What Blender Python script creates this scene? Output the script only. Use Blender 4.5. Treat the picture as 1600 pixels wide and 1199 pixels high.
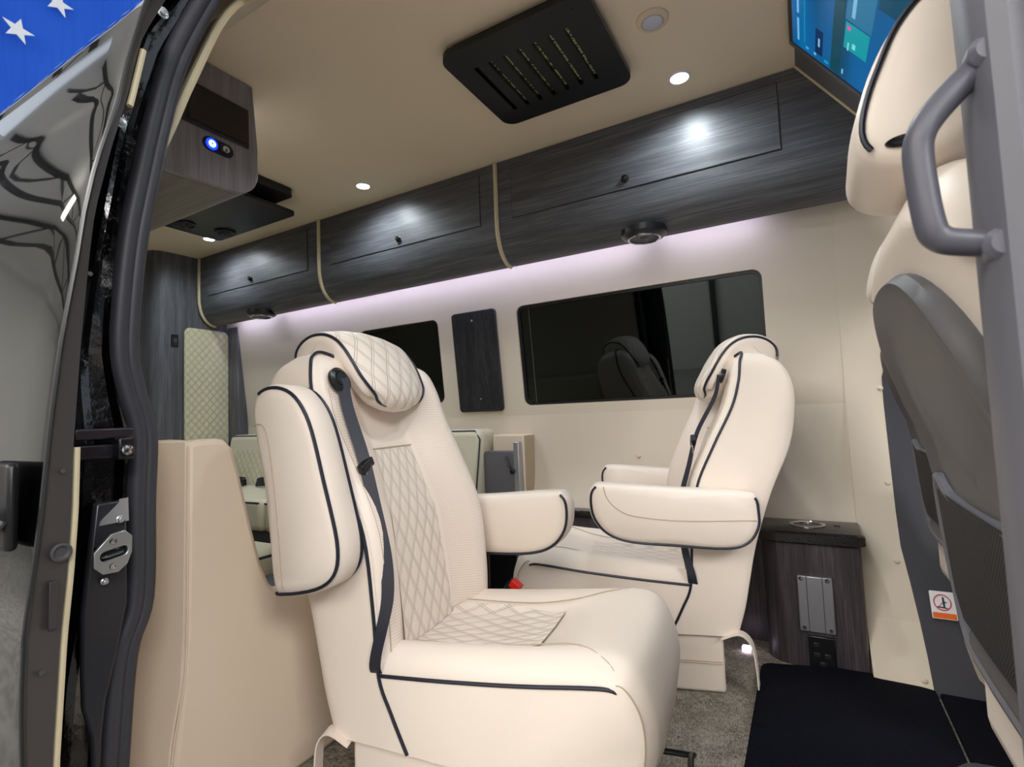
import bpy, bmesh, math, random
from mathutils import Vector, Matrix
random.seed(4)
PI = math.pi
for o in list(bpy.data.objects): bpy.data.objects.remove(o)
S = bpy.context.scene
COL = S.collection

# ---------------------------------------------------------------- camera (eye 0.80 m above the van floor)
yaw, pitch, roll = math.radians(29.54), math.radians(3.59), math.radians(-2.2)
F = Vector((-math.sin(yaw)*math.cos(pitch), math.cos(yaw)*math.cos(pitch), math.sin(pitch)))
R0 = Vector((math.cos(yaw), math.sin(yaw), 0)); U0 = R0.cross(F)
RT = R0*math.cos(roll) + U0*math.sin(roll); UP = U0*math.cos(roll) - R0*math.sin(roll)
cam = bpy.data.cameras.new('camera'); camo = bpy.data.objects.new('camera', cam); COL.objects.link(camo)
camo.matrix_world = Matrix(((RT.x, UP.x, -F.x, 0), (RT.y, UP.y, -F.y, 0), (RT.z, UP.z, -F.z, 0.80), (0, 0, 0, 1)))
cam.sensor_width = 36; cam.lens = 805/1600*36; cam.clip_start = 0.02
cam.dof.use_dof = True; cam.dof.focus_distance = 1.15; cam.dof.aperture_fstop = 8.0
S.camera = camo
# ---------------------------------------------------------------- world, exposure, big lights
W = bpy.data.worlds.new('world'); S.world = W; W.use_nodes = True
W.node_tree.nodes['Background'].inputs[0].default_value = (0.80, 0.88, 1.0, 1)
W.node_tree.nodes['Background'].inputs[1].default_value = 0.88
S.view_settings.view_transform = 'Standard'; S.view_settings.look = 'None'
S.view_settings.exposure = -0.03; S.view_settings.gamma = 1.0; S.view_settings.use_curve_mapping = False

def area(name, loc, target, sx, sy, power, color, shape='RECTANGLE', spread=None):
    l = bpy.data.lights.new(name, 'AREA'); l.shape = shape; l.size = sx; l.size_y = sy
    l.energy = power; l.color = color
    if spread: l.spread = spread
    o = bpy.data.objects.new(name, l); COL.objects.link(o); o.location = loc
    o.rotation_euler = (Vector(target)-Vector(loc)).to_track_quat('-Z', 'Y').to_euler()
    return o
# added unseen area lights outside the open door, standing in for the warehouse lamps
area('hall_fill', (0.6, -3.6, 3.3), (-0.5, 1.2, 0.5), 3.0, 1.2, 90, (1.0, 0.965, 0.935))
area('hall_fill', (-3.2, -4.2, 4.6), (-1.0, 0.6, 0.5), 3.0, 1.0, 120, (1.0, 0.97, 0.94))
area('hall_fill', (3.2, -1.5, 3.2), (0.4, 1.2, 0.6), 1.8, 1.0, 120, (1.0, 0.97, 0.94))

area('hall_fill', (-4, -4.5, 6.0), (-5, -9, 2), 8.0, 1.0, 1900, (1.0, 0.98, 0.95))  # added wash on the hall's back wall, brightens the door's reflections
# ---------------------------------------------------------------- helpers
def srgb(c):
    return tuple(((v/255)/12.92 if v/255 <= 0.04045 else ((v/255+0.055)/1.055)**2.4) for v in c) + (1,)
def mat(name, rgb, rough=0.5, metal=0.0, spec=0.5, emit=None, es=0, coat=0):
    m = bpy.data.materials.new(name); m.use_nodes = True
    b = m.node_tree.nodes['Principled BSDF']
    b.inputs['Base Color'].default_value = srgb(rgb)
    b.inputs['Roughness'].default_value = rough; b.inputs['Metallic'].default_value = metal
    b.inputs['Specular IOR Level'].default_value = spec
    b.inputs['Coat Weight'].default_value = coat
    if emit: b.inputs['Emission Color'].default_value = srgb(emit); b.inputs['Emission Strength'].default_value = es
    return m
def N(m, t, **k):
    n = m.node_tree.nodes.new(t)
    for a, v in k.items(): setattr(n, a, v)
    return n
def LK(m, a, b): m.node_tree.links.new(a, b)
def BS(m): return m.node_tree.nodes['Principled BSDF']
def math_n(m, op, a, b=None, c=None):
    n = N(m, 'ShaderNodeMath', operation=op)
    for i, v in enumerate((a, b, c)):
        if v is None: continue
        if isinstance(v, (int, float)): n.inputs[i].default_value = v
        else: LK(m, v, n.inputs[i])
    return n.outputs[0]
def mixc(m, fac, c1, c2):
    n = N(m, 'ShaderNodeMix', data_type='RGBA')
    LK(m, fac, n.inputs['Factor'])
    for s, v in (('A', c1), ('B', c2)):
        sock = [i for i in n.inputs if i.name == s and i.type == 'RGBA'][0]
        if isinstance(v, tuple): sock.default_value = v
        else: LK(m, v, sock)
    return [o for o in n.outputs if o.type == 'RGBA'][0]
def bump(m, h, strength, dist):
    b = N(m, 'ShaderNodeBump'); b.inputs['Strength'].default_value = strength; b.inputs['Distance'].default_value = dist
    LK(m, h, b.inputs['Height']); LK(m, b.outputs[0], BS(m).inputs['Normal'])
def noise(m, scale, vec=None, det=3, rough=0.5):
    n = N(m, 'ShaderNodeTexNoise'); n.inputs['Scale'].default_value = scale
    n.inputs['Detail'].default_value = det; n.inputs['Roughness'].default_value = rough
    if vec is None: vec = N(m, 'ShaderNodeTexCoord').outputs['Object']
    LK(m, vec, n.inputs['Vector']); return n.outputs['Fac']
def scaled(m, sc, src='Object'):
    t = N(m, 'ShaderNodeTexCoord'); p = N(m, 'ShaderNodeMapping'); p.inputs['Scale'].default_value = sc
    LK(m, t.outputs[src], p.inputs['Vector']); return p.outputs[0]

def leather(name, rgb, rough=0.42, perf=False):
    m = mat(name, rgb, rough, spec=0.4)
    h = noise(m, 260, det=2)
    big = noise(m, 9, det=2)
    hh = math_n(m, 'ADD', math_n(m, 'MULTIPLY', h, 0.10), math_n(m, 'MULTIPLY', big, 1.6))
    if perf:
        t_ = N(m, 'ShaderNodeTexCoord'); s_ = N(m, 'ShaderNodeSeparateXYZ'); LK(m, t_.outputs['UV'], s_.inputs[0])
        q = []
        for o_ in (0, 1):
            w_ = math_n(m, 'SUBTRACT', math_n(m, 'FRACT', math_n(m, 'DIVIDE', s_.outputs[o_], .0058)), .5); q.append(math_n(m, 'MULTIPLY', w_, w_))
        d = math_n(m, 'LESS_THAN', math_n(m, 'ADD', q[0], q[1]), 0.05)
        c = mixc(m, math_n(m, 'MULTIPLY', d, 0.5), srgb(rgb), srgb((186, 140, 122))); LK(m, c, BS(m).inputs['Base Color'])
    bump(m, hh, 0.5, 0.002)
    return m
CREAM = (236, 223, 210)
M = {}
M['leather'] = leather('cream_leather', CREAM)
M['perf'] = leather('perforated_leather', CREAM, perf=True)
M['seam'] = mat('seam_thread', (190, 172, 150), 0.6)
M['piping'] = mat('navy_piping', (22, 25, 42), 0.4)
M['belt'] = mat('belt_webbing', (34, 36, 48), 0.55)
M['black'] = mat('black_plastic', (18, 18, 20), 0.35)
M['satin'] = mat('satin_black', (24, 24, 26), 0.28, spec=0.5)
M['dgrey'] = mat('dark_grey_plastic', (70, 68, 70), 0.55)
M['mgrey'] = mat('mid_grey_plastic', (98, 97, 104), 0.5)
M['red'] = mat('red_plastic', (225, 25, 15), 0.35)
M['chrome'] = mat('chrome', (210, 210, 215), 0.12, 1.0)
M['alu'] = mat('brushed_aluminium', (178, 178, 186), 0.38, 0.8)
M['zinc'] = mat('zinc_plate', (190, 195, 195), 0.35, 0.9)
M['white'] = mat('white_plastic', (235, 235, 235), 0.5)
M['trimcream'] = mat('cream_trim', (214, 200, 165), 0.45)
M['rubber'] = mat('rubber_seal', (54, 54, 60), 0.5, spec=0.5)
M['gloss'] = mat('black_car_paint', (6, 6, 7), 0.09, spec=0.5, coat=0.6)
M['skin'] = mat('door_skin_paint', (6, 6, 7), 0.035, spec=0.9, coat=1.0)

def vinyl(name, rgb, rough=0.55):
    m = mat(name, rgb, rough, spec=0.3)
    bump(m, math_n(m, 'ADD', math_n(m, 'MULTIPLY', noise(m, 350, det=2), 0.05), noise(m, 5, det=1)), 0.35, 0.004)
    return m
M['wall'] = vinyl('cream_wall_vinyl', (216, 204, 186))
M['ceil'] = vinyl('cream_headliner', (240, 222, 196), 0.8)
M['console'] = vinyl('cream_console_vinyl', (226, 208, 186))

def wood(name, axis, c1=(86, 87, 92), c2=(112, 113, 118), rough=0.42, cs=(66, 66, 71)):
    m = mat(name, c1, rough, spec=0.5)
    k = {'x': (2.2, 70, 70), 'z': (70, 70, 2.2), 'y': (70, 2.2, 70)}[axis]
    k2 = {'x': (1.0, 16, 16), 'z': (16, 16, 1.0), 'y': (16, 1.0, 16)}[axis]
    f1 = noise(m, 3.0, scaled(m, k), 4, 0.6); f2 = noise(m, 2.0, scaled(m, k2), 3, 0.5)
    f = math_n(m, 'ADD', math_n(m, 'MULTIPLY', f1, 0.55), math_n(m, 'MULTIPLY', f2, 0.45))
    r = N(m, 'ShaderNodeValToRGB'); LK(m, f, r.inputs[0])
    r.color_ramp.elements[0].position = 0.34; r.color_ramp.elements[0].color = srgb(cs)
    r.color_ramp.elements[1].position = 0.66; r.color_ramp.elements[1].color = srgb(c2)
    e = r.color_ramp.elements.new(0.5); e.color = srgb(c1)
    LK(m, r.outputs[0], BS(m).inputs['Base Color'])
    bump(m, f1, 0.5, 0.0012)
    return m
M['woodx'] = wood('grey_wood_lengthwise', 'x')
M['woodz'] = wood('grey_wood_upright', 'z')
M['woodl'] = wood('light_grey_wood_upright', 'z', (134, 130, 133), (154, 149, 152), 0.4, (114, 109, 112))
M['woodl_y'] = wood('light_grey_wood_crosswise', 'x', (122, 114, 110), (138, 130, 126), 0.4, (106, 99, 95))
M['woodd'] = wood('very_dark_wood', 'z', (34, 34, 38), (56, 56, 62), 0.4, (22, 22, 24))
M['woodc'] = wood('cabinet_wood_upright', 'z', (66, 60, 64), (96, 90, 94), 0.38, (44, 40, 42))

def quilt(name, rgb, a, b, src='UV', ax=(0, 1)):
    m = mat(name, rgb, 0.45, spec=0.35)
    t = N(m, 'ShaderNodeTexCoord'); s = N(m, 'ShaderNodeSeparateXYZ'); LK(m, t.outputs[src], s.inputs[0])
    u = math_n(m, 'DIVIDE', s.outputs[ax[0]], a); v = math_n(m, 'DIVIDE', s.outputs[ax[1]], b)
    hs, ds = [], []
    for op in ('ADD', 'SUBTRACT'):
        w = math_n(m, op, u, v)
        fr = math_n(m, 'ABSOLUTE', math_n(m, 'SUBTRACT', math_n(m, 'FRACT', math_n(m, 'ADD', w, 100.5)), 0.5))   # 0 on the line
        hs.append(math_n(m, 'SMOOTH_MIN', fr, 0.33, 0.2))
        near = math_n(m, 'ABSOLUTE', math_n(m, 'SUBTRACT', fr, 0.075))
        ds.append(math_n(m, 'LESS_THAN', near, 0.016))
    h = math_n(m, 'MULTIPLY', math_n(m, 'POWER', hs[0], 0.55), math_n(m, 'POWER', hs[1], 0.55))
    d = math_n(m, 'MAXIMUM', ds[0], ds[1])
    c = mixc(m, math_n(m, 'MULTIPLY', d, 0.62), srgb(rgb), srgb((120, 108, 98))); LK(m, c, BS(m).inputs['Base Color'])
    bump(m, math_n(m, 'SUBTRACT', h, math_n(m, 'MULTIPLY', d, 0.12)), 0.75, 0.010)
    return m
M['quilt'] = quilt('quilted_leather', CREAM, 0.040, 0.075)
M['quilt_hr'] = quilt('quilted_headrest_leather', CREAM, 0.080, 0.046)
M['quilt_green'] = quilt('quilted_panel_leather', (212, 208, 178), 0.048, 0.056)
M['quilt_panel'] = quilt('quilted_wall_leather', (214, 210, 176), 0.046, 0.052, 'Object', (1, 2))

def fabric(name, c1, c2, sc=(900, 900, 900)):
    m = mat(name, c1, 0.95, spec=0.1)
    n = noise(m, 1.0, scaled(m, sc), 2)
    f = N(m, 'ShaderNodeValToRGB'); LK(m, n, f.inputs[0]); f.color_ramp.elements[0].position = .35; f.color_ramp.elements[1].position = .65
    f.color_ramp.elements[0].color = srgb(c1); f.color_ramp.elements[1].color = srgb(c2)
    LK(m, f.outputs[0], BS(m).inputs['Base Color']); bump(m, n, 0.5, 0.002)
    return m
def woven():
    m = mat('woven_vinyl_floor', (120, 112, 100), 0.8, spec=0.2)
    a = noise(m, 1.0, scaled(m, (60, 420, 60)), 3); b = noise(m, 1.0, scaled(m, (420, 60, 60)), 3); c = noise(m, 14, det=3)
    f = math_n(m, 'ADD', math_n(m, 'MULTIPLY', math_n(m, 'ADD', a, b), 0.40), math_n(m, 'MULTIPLY', c, 0.2))
    r = N(m, 'ShaderNodeValToRGB'); LK(m, f, r.inputs[0])
    r.color_ramp.elements[0].position = 0.40; r.color_ramp.elements[0].color = srgb((84, 78, 70))
    r.color_ramp.elements[1].position = 0.60; r.color_ramp.elements[1].color = srgb((178, 170, 156))
    LK(m, r.outputs[0], BS(m).inputs['Base Color']); bump(m, f, 0.5, 0.002); return m
M['floor'] = woven()
M['carpet'] = fabric('black_carpet', (9, 10, 16), (20, 22, 32), (500, 500, 500))
M['ltgrey'] = mat('light_grey_steel', (150, 150, 150), 0.6)
M['concrete'] = fabric('concrete', (120, 118, 114), (140, 138, 134), (4, 4, 4))
M['hallwall'] = mat('hall_wall', (186, 184, 178), 0.8)
M['truss'] = mat('truss_steel', (46, 46, 48), 0.6)
M['granite'] = fabric('black_granite', (14, 13, 14), (34, 32, 34), (300, 300, 300)); BS(M['granite']).inputs['Roughness'].default_value = 0.12
BS(M['granite']).inputs['Specular IOR Level'].default_value = 0.6
def mesh_net():
    m = mat('black_netting', (16, 16, 18), 0.7)
    t = N(m, 'ShaderNodeTexCoord'); s = N(m, 'ShaderNodeSeparateXYZ'); LK(m, t.outputs['UV'], s.inputs[0])
    hh = []
    for op in ('ADD', 'SUBTRACT'):
        w = math_n(m, op, math_n(m, 'DIVIDE', s.outputs[0], .008), math_n(m, 'DIVIDE', s.outputs[1], .008))
        hh.append(math_n(m, 'ABSOLUTE', math_n(m, 'SUBTRACT', math_n(m, 'FRACT', math_n(m, 'ADD', w, 500)), 0.5)))
    h = math_n(m, 'MAXIMUM', hh[0], hh[1])
    c = mixc(m, math_n(m, 'GREATER_THAN', h, 0.42), srgb((10, 10, 11)), srgb((52, 52, 56))); LK(m, c, BS(m).inputs['Base Color'])
    bump(m, h, 0.8, 0.003); return m
M['net'] = mesh_net()
def glass_mat():
    m = bpy.data.materials.new('tinted_glass'); m.use_nodes = True; nt = m.node_tree; nt.nodes.clear()
    out = nt.nodes.new('ShaderNodeOutputMaterial'); mx = nt.nodes.new('ShaderNodeMixShader')
    g = nt.nodes.new('ShaderNodeBsdfGlossy'); g.inputs['Roughness'].default_value = 0.02; g.inputs['Color'].default_value = (0.85, 0.95, 0.95, 1)
    t = nt.nodes.new('ShaderNodeBsdfTransparent'); t.inputs['Color'].default_value = (0.010, 0.014, 0.014, 1)
    fr = nt.nodes.new('ShaderNodeFresnel'); fr.inputs['IOR'].default_value = 1.55
    nt.links.new(fr.outputs[0], mx.inputs[0]); nt.links.new(t.outputs[0], mx.inputs[1]); nt.links.new(g.outputs[0], mx.inputs[2])
    nt.links.new(mx.outputs[0], out.inputs[0]); return m
M['glass'] = glass_mat()
M['glow'] = mat('courtesy_lens', (255, 240, 255), 0.5, emit=(240, 220, 255), es=4)
M['led'] = mat('led_strip', (255, 240, 255), 0.5, emit=(216, 214, 255), es=26)
M['spot'] = mat('spot_lens', (255, 255, 255), 0.5, emit=(235, 248, 255), es=14)
M['blue'] = mat('blue_led', (20, 40, 255), 0.4, emit=(10, 40, 255), es=5)
M['bluew'] = mat('white_blue_led', (200, 220, 255), 0.4, emit=(170, 200, 255), es=4)
def scr(name, rgb, s=1.0): return mat(name, (10, 10, 10), 0.12, emit=rgb, es=s)

# ---- mesh builder
class MB:
    def __init__(s): s.v = []; s.f = []; s.uv = []; s.mi = []
    def face(s, idx, uv=None, mi=0):
        s.f.append(tuple(idx)); s.uv.append(uv or [(0, 0)]*len(idx)); s.mi.append(mi)
    def grid(s, P, closed=False, mi=0, mif=None, flip=False):
        n, k = len(P), len(P[0]); b = len(s.v)
        for r in P: s.v.extend([tuple(p) for p in r])
        mid = P[n//2]; cu = [0]
        for j in range(1, k+1): cu.append(cu[-1] + (Vector(mid[j % k])-Vector(mid[j-1])).length)
        cv = [0]
        for i in range(1, n): cv.append(cv[-1] + (Vector(P[i][k//2])-Vector(P[i-1][k//2])).length)
        for i in range(n-1):
            for j in range(k if closed else k-1):
                j2 = (j+1) % k
                q = [b+i*k+j, b+i*k+j2, b+(i+1)*k+j2, b+(i+1)*k+j]
                u = [(cu[j], cv[i]), (cu[j+1], cv[i]), (cu[j+1], cv[i+1]), (cu[j], cv[i+1])]
                if flip: q.reverse(); u.reverse()
                s.face(q, u, mif(i, j) if mif else mi)
        return b
    def loft(s, P, caps=(1, 1), mi=0, capmi=None, mif=None):
        n, k = len(P), len(P[0]); b = s.grid(P, True, mi, mif)
        cm = mi if capmi is None else capmi
        if caps[0]: s.face(list(range(b, b+k))[::-1], [(p[0], p[2]) for p in P[0]][::-1], cm)
        if caps[1]: s.face(list(range(b+(n-1)*k, b+n*k)), [(p[0], p[2]) for p in P[-1]], cm)
    def box(s, x0, x1, y0, y1, z0, z1, mi=0):
        b = len(s.v); s.v += [(x, y, z) for z in (z0, z1) for y in (y0, y1) for x in (x0, x1)]
        for q in ((0, 2, 3, 1), (4, 5, 7, 6), (0, 1, 5, 4), (2, 6, 7, 3), (0, 4, 6, 2), (1, 3, 7, 5)): s.face([b+i for i in q], mi=mi)
    def tube(s, path, r, seg=8, closed=False, mi=0, rx=None):
        path = [Vector(p) for p in path]; n = len(path)
        T = []
        for i in range(n):
            a = path[(i-1) % n] if (closed or i) else path[0]; c = path[(i+1) % n] if (closed or i < n-1) else path[-1]
            T.append((c-a).normalized())
        up = Vector((0, 0, 1)) if abs(T[0].z) < 0.9 else Vector((1, 0, 0))
        nn = (up - T[0]*up.dot(T[0])).normalized(); rings = []
        for i in range(n):
            nn = (nn - T[i]*nn.dot(T[i])).normalized(); bb = T[i].cross(nn)
            rr = r(i/(n-1)) if callable(r) else r
            rings.append([path[i] + nn*math.cos(2*PI*k/seg)*rr + bb*math.sin(2*PI*k/seg)*(rx or rr) for k in range(seg)])
        if closed: rings.append(rings[0]); s.loft(rings, (0, 0), mi)
        else: s.loft(rings, (1, 1), mi)
    def ribbon(s, path, side, w, th, mi=0):
        # flat strap: side = vector(s) across
        path = [Vector(p) for p in path]; R = []
        for i, p in enumerate(path):
            sd = Vector(side[i] if isinstance(side, list) else side).normalized()
            a = path[max(i-1, 0)]; c = path[min(i+1, len(path)-1)]; t = (c-a).normalized(); nn = t.cross(sd).normalized()
            R.append([p+sd*w/2+nn*th/2, p-sd*w/2+nn*th/2, p-sd*w/2-nn*th/2, p+sd*w/2-nn*th/2])
        s.loft(R, (1, 1), mi)
    def disc(s, c, nrm, prof, seg=32, mi=0, sq=None):
        # lathe around axis nrm at c; prof = [(radius, height)]
        nrm = Vector(nrm).normalized(); up = Vector((0, 0, 1)) if abs(nrm.z) < .9 else Vector((1, 0, 0))
        a = (up-nrm*up.dot(nrm)).normalized(); b = nrm.cross(a); c = Vector(c)
        s.loft([[c+nrm*h+a*math.cos(2*PI*k/seg)*r+b*math.sin(2*PI*k/seg)*r for k in range(seg)] for r, h in prof], (1, 1), mi)
def finish(me, angle=38):
    bm = bmesh.new(); bm.from_mesh(me); bmesh.ops.recalc_face_normals(bm, faces=bm.faces[:]); bm.to_mesh(me); bm.free()
    me.shade_smooth(); me.set_sharp_from_angle(angle=math.radians(angle))
def obj(name, mb, mats, parent=None, bevel=0, label=None, seg=2, angle=38, **props):
    me = bpy.data.meshes.new(name); me.from_pydata(mb.v, [], mb.f)
    uvl = me.uv_layers.new(name='UVMap'); k = 0
    for u in mb.uv:
        for q in u: uvl.data[k].uv = q; k += 1
    for m in (mats if isinstance(mats, (list, tuple)) else [mats]): me.materials.append(M[m] if isinstance(m, str) else m)
    for p, i in zip(me.polygons, mb.mi): p.material_index = i
    finish(me, angle)
    o = bpy.data.objects.new(name, me); COL.objects.link(o)
    if bevel:
        b = o.modifiers.new('bevel', 'BEVEL'); b.width = bevel; b.segments = seg; b.limit_method = 'ANGLE'; b.angle_limit = math.radians(35)
    if parent: o.parent = parent
    if label: o['label'] = label
    for a, v in props.items(): o[a] = v
    return o
def boxo(name, b, m, parent=None, bevel=0.003, **k):
    mb = MB(); mb.box(*b); return obj(name, mb, m, parent, bevel, **k)
def thing(name, label, cat, loc=(0, 0, 0), rz=0, group=None):
    o = bpy.data.objects.new(name, None); COL.objects.link(o); o.location = loc; o.rotation_euler = (0, 0, rz)
    o.empty_display_size = 0.05
    o['label'] = label; o['category'] = cat
    if group: o['group'] = group
    return o
def tag(o, label, cat, group=None):
    o['label'] = label; o['category'] = cat
    if group: o['group'] = group
    return o
def cr(pts, sub, closed=False):
    P = [Vector(p) for p in pts]; n = len(P); out = []
    for i in range(n if closed else n-1):
        p1, p2 = P[i], P[(i+1) % n]
        p0 = P[(i-1) % n] if (closed or i) else p1*2-p2
        p3 = P[(i+2) % n] if (closed or i < n-2) else p2*2-p1
        for k in range(sub):
            t = k/sub
            out.append(0.5*((2*p1)+(p2-p0)*t+(2*p0-5*p1+4*p2-p3)*t*t+(3*p1-p0-3*p2+p3)*t**3))
    if not closed: out.append(P[-1])
    return out
def smooth_rings(R, sub):
    k = len(R[0]); cols = [cr([r[j] for r in R], sub) for j in range(k)]
    return [[cols[j][i] for j in range(k)] for i in range(len(cols[0]))]
def rrect(x0, x1, y0, y1, r, n=6):
    out = []
    for cx, cy, a in ((x1-r, y1-r, 0), (x0+r, y1-r, 90), (x0+r, y0+r, 180), (x1-r, y0+r, 270)):
        for k in range(n+1):
            t = math.radians(a+90*k/n); out.append((cx+r*math.cos(t), cy+r*math.sin(t)))
    return out
def prism(name, outer, holes, fn, th, mats, parent=None, bevel=0, **k):
    """flat outline (with holes) filled and mapped by the linear fn(u, v, w); w from 0 to th"""
    cu = bpy.data.curves.new('tmp', 'CURVE'); cu.dimensions = '2D'; cu.fill_mode = 'BOTH'
    for pl in [outer]+list(holes):
        sp = cu.splines.new('POLY'); sp.points.add(len(pl)-1)
        for i, p in enumerate(pl): sp.points[i].co = (p[0], p[1], 0, 1)
        sp.use_cyclic_u = True
    to = bpy.data.objects.new('tmp', cu); COL.objects.link(to)
    bpy.context.view_layer.update()
    me0 = bpy.data.meshes.new_from_object(to.evaluated_get(bpy.context.evaluated_depsgraph_get()))
    bpy.data.objects.remove(to); bpy.data.curves.remove(cu)
    bm = bmesh.new(); bm.from_mesh(me0); bmesh.ops.remove_doubles(bm, verts=bm.verts, dist=1e-6)
    bmesh.ops.dissolve_limit(bm, angle_limit=0.01, verts=bm.verts[:], edges=bm.edges[:])
    g = bmesh.ops.extrude_face_region(bm, geom=bm.faces[:])
    for e in g['geom']:
        if isinstance(e, bmesh.types.BMVert): e.co.z = th
    uvl = bm.loops.layers.uv.new('UVMap')
    for f in bm.faces:
        for l in f.loops: l[uvl].uv = (l.vert.co.x, l.vert.co.y)
    for v in bm.verts: v.co = Vector(fn(v.co.x, v.co.y, v.co.z))
    bmesh.ops.recalc_face_normals(bm, faces=bm.faces[:])
    me = bpy.data.meshes.new(name); bm.to_mesh(me); bm.free(); bpy.data.meshes.remove(me0)
    for m in (mats if isinstance(mats, (list, tuple)) else [mats]): me.materials.append(M[m] if isinstance(m, str) else m)
    me.shade_smooth(); me.set_sharp_from_angle(angle=math.radians(38))
    o = bpy.data.objects.new(name, me); COL.objects.link(o)
    if bevel:
        b = o.modifiers.new('bevel', 'BEVEL'); b.width = bevel; b.segments = 2; b.limit_method = 'ANGLE'; b.angle_limit = math.radians(50)
    if parent: o.parent = parent
    for a, v in k.items(): o[a] = v
    return o
def lerp_tab(tab, z):
    if z <= tab[0][0]: return tab[0][1]
    for (a, b), (c, d) in zip(tab, tab[1:]):
        if z <= c: return b+(d-b)*(z-a)/(c-a)
    return tab[-1][1]

# ================================================================ THE SETTING
def st(o): o['kind'] = 'structure'; return o
st(boxo('floor', (-3.95, 1.9, 0.40, 2.12, -0.03, 0.0), 'floor', bevel=0))
st(boxo('ceiling', (-3.95, 0.9, 0.80, 2.12, 1.88, 1.92), 'ceil', bevel=0))
st(boxo('hall_floor', (-16, 9, -12, 5, -0.75, -0.70), 'concrete', bevel=0))

# far (driver side) wall: lower upright panel and upper panel leaning inward, with the two windows
def yw(z): return 2.103-0.112*(z-0.80)
lo = MB(); lo.loft([[(-3.95, y, z), (.135, y, z), (.135, 2.14, z), (-3.95, 2.14, z)] for y, z in ((2.03, 0), (2.03, .39), (2.055, .43), (2.082, .49), (2.096, .58), (2.102, .70), (2.103, .801))]); st(obj('wall_left', lo, 'wall'))
WR = rrect(-1.127, -0.108, 0.845, 1.300, 0.035); WL = rrect(-2.12, -1.577, 0.880, 1.298, 0.035)
def wallmap(u, v, w): return (u, yw(v)+w*1.0, v)
up = prism('wall_left_upper', [(-3.95, 0.80), (0.135, 0.80), (0.135, 1.88), (-3.95, 1.88)], [WR, WL], wallmap, 0.035, 'wall'); st(up)
for i, wr in enumerate((WR, WL)):
    g = prism('window_%d' % (i+1), wr, [], lambda u, v, w: (u, yw(v)+0.020+w, v), 0.004, 'glass'); st(g)
    xs = [p[0] for p in wr]; zs = [p[1] for p in wr]
    inner = rrect(min(xs)+.012, max(xs)-.012, min(zs)+.012, max(zs)-.012, 0.028)
    f = prism('window_frame', wr, [inner], lambda u, v, w: (u, yw(v)+0.010+w, v), 0.009, 'black', parent=g)
    # mullion of the sliding pane
    mx = min(xs)+0.055
    m_ = MB(); z0, z1 = min(zs)+.012, max(zs)-.012
    m_.grid([[(mx, yw(z0)+.018, z0), (mx+.004, yw(z0)+.018, z0)], [(mx, yw(z1)+.018, z1), (mx+.004, yw(z1)+.018, z1)]]); obj('pane_divider', m_, 'dgrey', g)

# pillar panel in front of the wall at the cab end, cream, with snap buttons
lipz = [(0.0, 1.79), (0.15, 1.93), (0.35, 2.01), (0.55, 2.06), (0.80, 2.095), (1.50, 2.022), (1.87, 1.995)]
mb = MB()
for (za, zb) in zip((0, .45, .8), (.45, .8, 1.50)): pass
Z = [0.0, 0.08, 0.15, 0.25, 0.35, 0.45, 0.55, 0.8, 0.89, 0.93, 1.1, 1.5, 1.87]; XR = [0.252, 0.252, .250, .240, .228, 0.226, .226, 0.226, 0.226, .45, .45, .45, .45]
P = [[(0.119, lerp_tab(lipz, z)+.004, z), (0.134, lerp_tab(lipz, z)+.001, z), (xr, lerp_tab(lipz, z)-0.004, z), (xr, 2.16, z), (0.119, 2.16, z)] for z, xr in zip(Z, XR)]
mb.loft(P); st(obj('wall_pillar_panel', mb, 'wall', angle=20))
for x, z in ((0.218, 0.845), (0.214, 0.537), (0.214, 0.306), (0.235, 0.03)):
    b = MB(); b.disc((x, lerp_tab(lipz, z)-.003, z), (0, -1, 0), [(.0085, 0), (.0085, .002), (.006, .005), (.002, .006)], 16)
    tag(obj('snap_button', b, 'wall'), {0.845: 'topmost small cream snap button on the cream pillar panel', 0.537: 'second small cream snap button from the top of the cream pillar panel', 0.306: 'third cream snap button down the pillar panel, level with the side cabinet'}.get(z, 'lowest cream snap button, just above the carpet mat'), 'button', 'snap buttons down the pillar panel')
b = MB(); b.disc((-0.607, 2.098, 0.617), (0, -1, 0), [(.010, 0), (.010, .002), (.007, .006), (.002, .007)], 16)
tag(obj('snap_button', b, 'wall'), 'lone cream snap button on the wall below the large window', 'button')

# driver-side B pillar and door trim, dark
mb = MB()
P = [[(x, y-0.004, z), (1.9, y-0.004, z), (1.9, 2.16, z), (x, 2.16, z)] for z, x, y in ((-.02, .252, 1.78), (.08, .252, 1.868), (.15, .250, 1.93), (.25, .240, 1.97), (.35, .228, 2.01), (.45, .226, 2.035), (.55, .226, 2.06), (.80, .224, 2.095), (.88, .224, 2.085), (1.2, .30, 2.07), (1.9, .34, 2.0))]
mb.loft(P); st(obj('wall_left_front', mb, 'dgrey_dark' if 0 else mat('blackened_trim', (54, 54, 62), 0.6), angle=20))
# near side wall behind the door opening, following the body curve
near = [(0, .45), (.25, .442), (.43, .454), (.52, .475), (.79, .48), (.86, .466), (.92, .455), (1.13, .468), (1.23, .485), (1.36, .523), (1.50, .556), (1.685, .625), (1.80, .71), (1.885, .805)]
mb = MB(); P = []
for z, y in near: P.append([(-3.95, y, z), (-1.03, y, z)])
mb.grid(P); mb.grid([[(a[0], a[1]-.03, a[2]) for a in r] for r in P][::-1]); st(obj('wall_right', mb, 'wall'))
# bright edge trim of the headliner just inside the seal
mb = MB(); mb.tube(cr([(-1.03, y+.006-max(0, 1.52-z)*.10, z) for z, y in near[8:]], 5), 0.009, 8); st(obj('trim_1', mb, 'trimcream'))
st(boxo('wall_rear', (-3.99, -3.95, .4, 2.14, 0, 1.9), 'wall', bevel=0))
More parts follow.
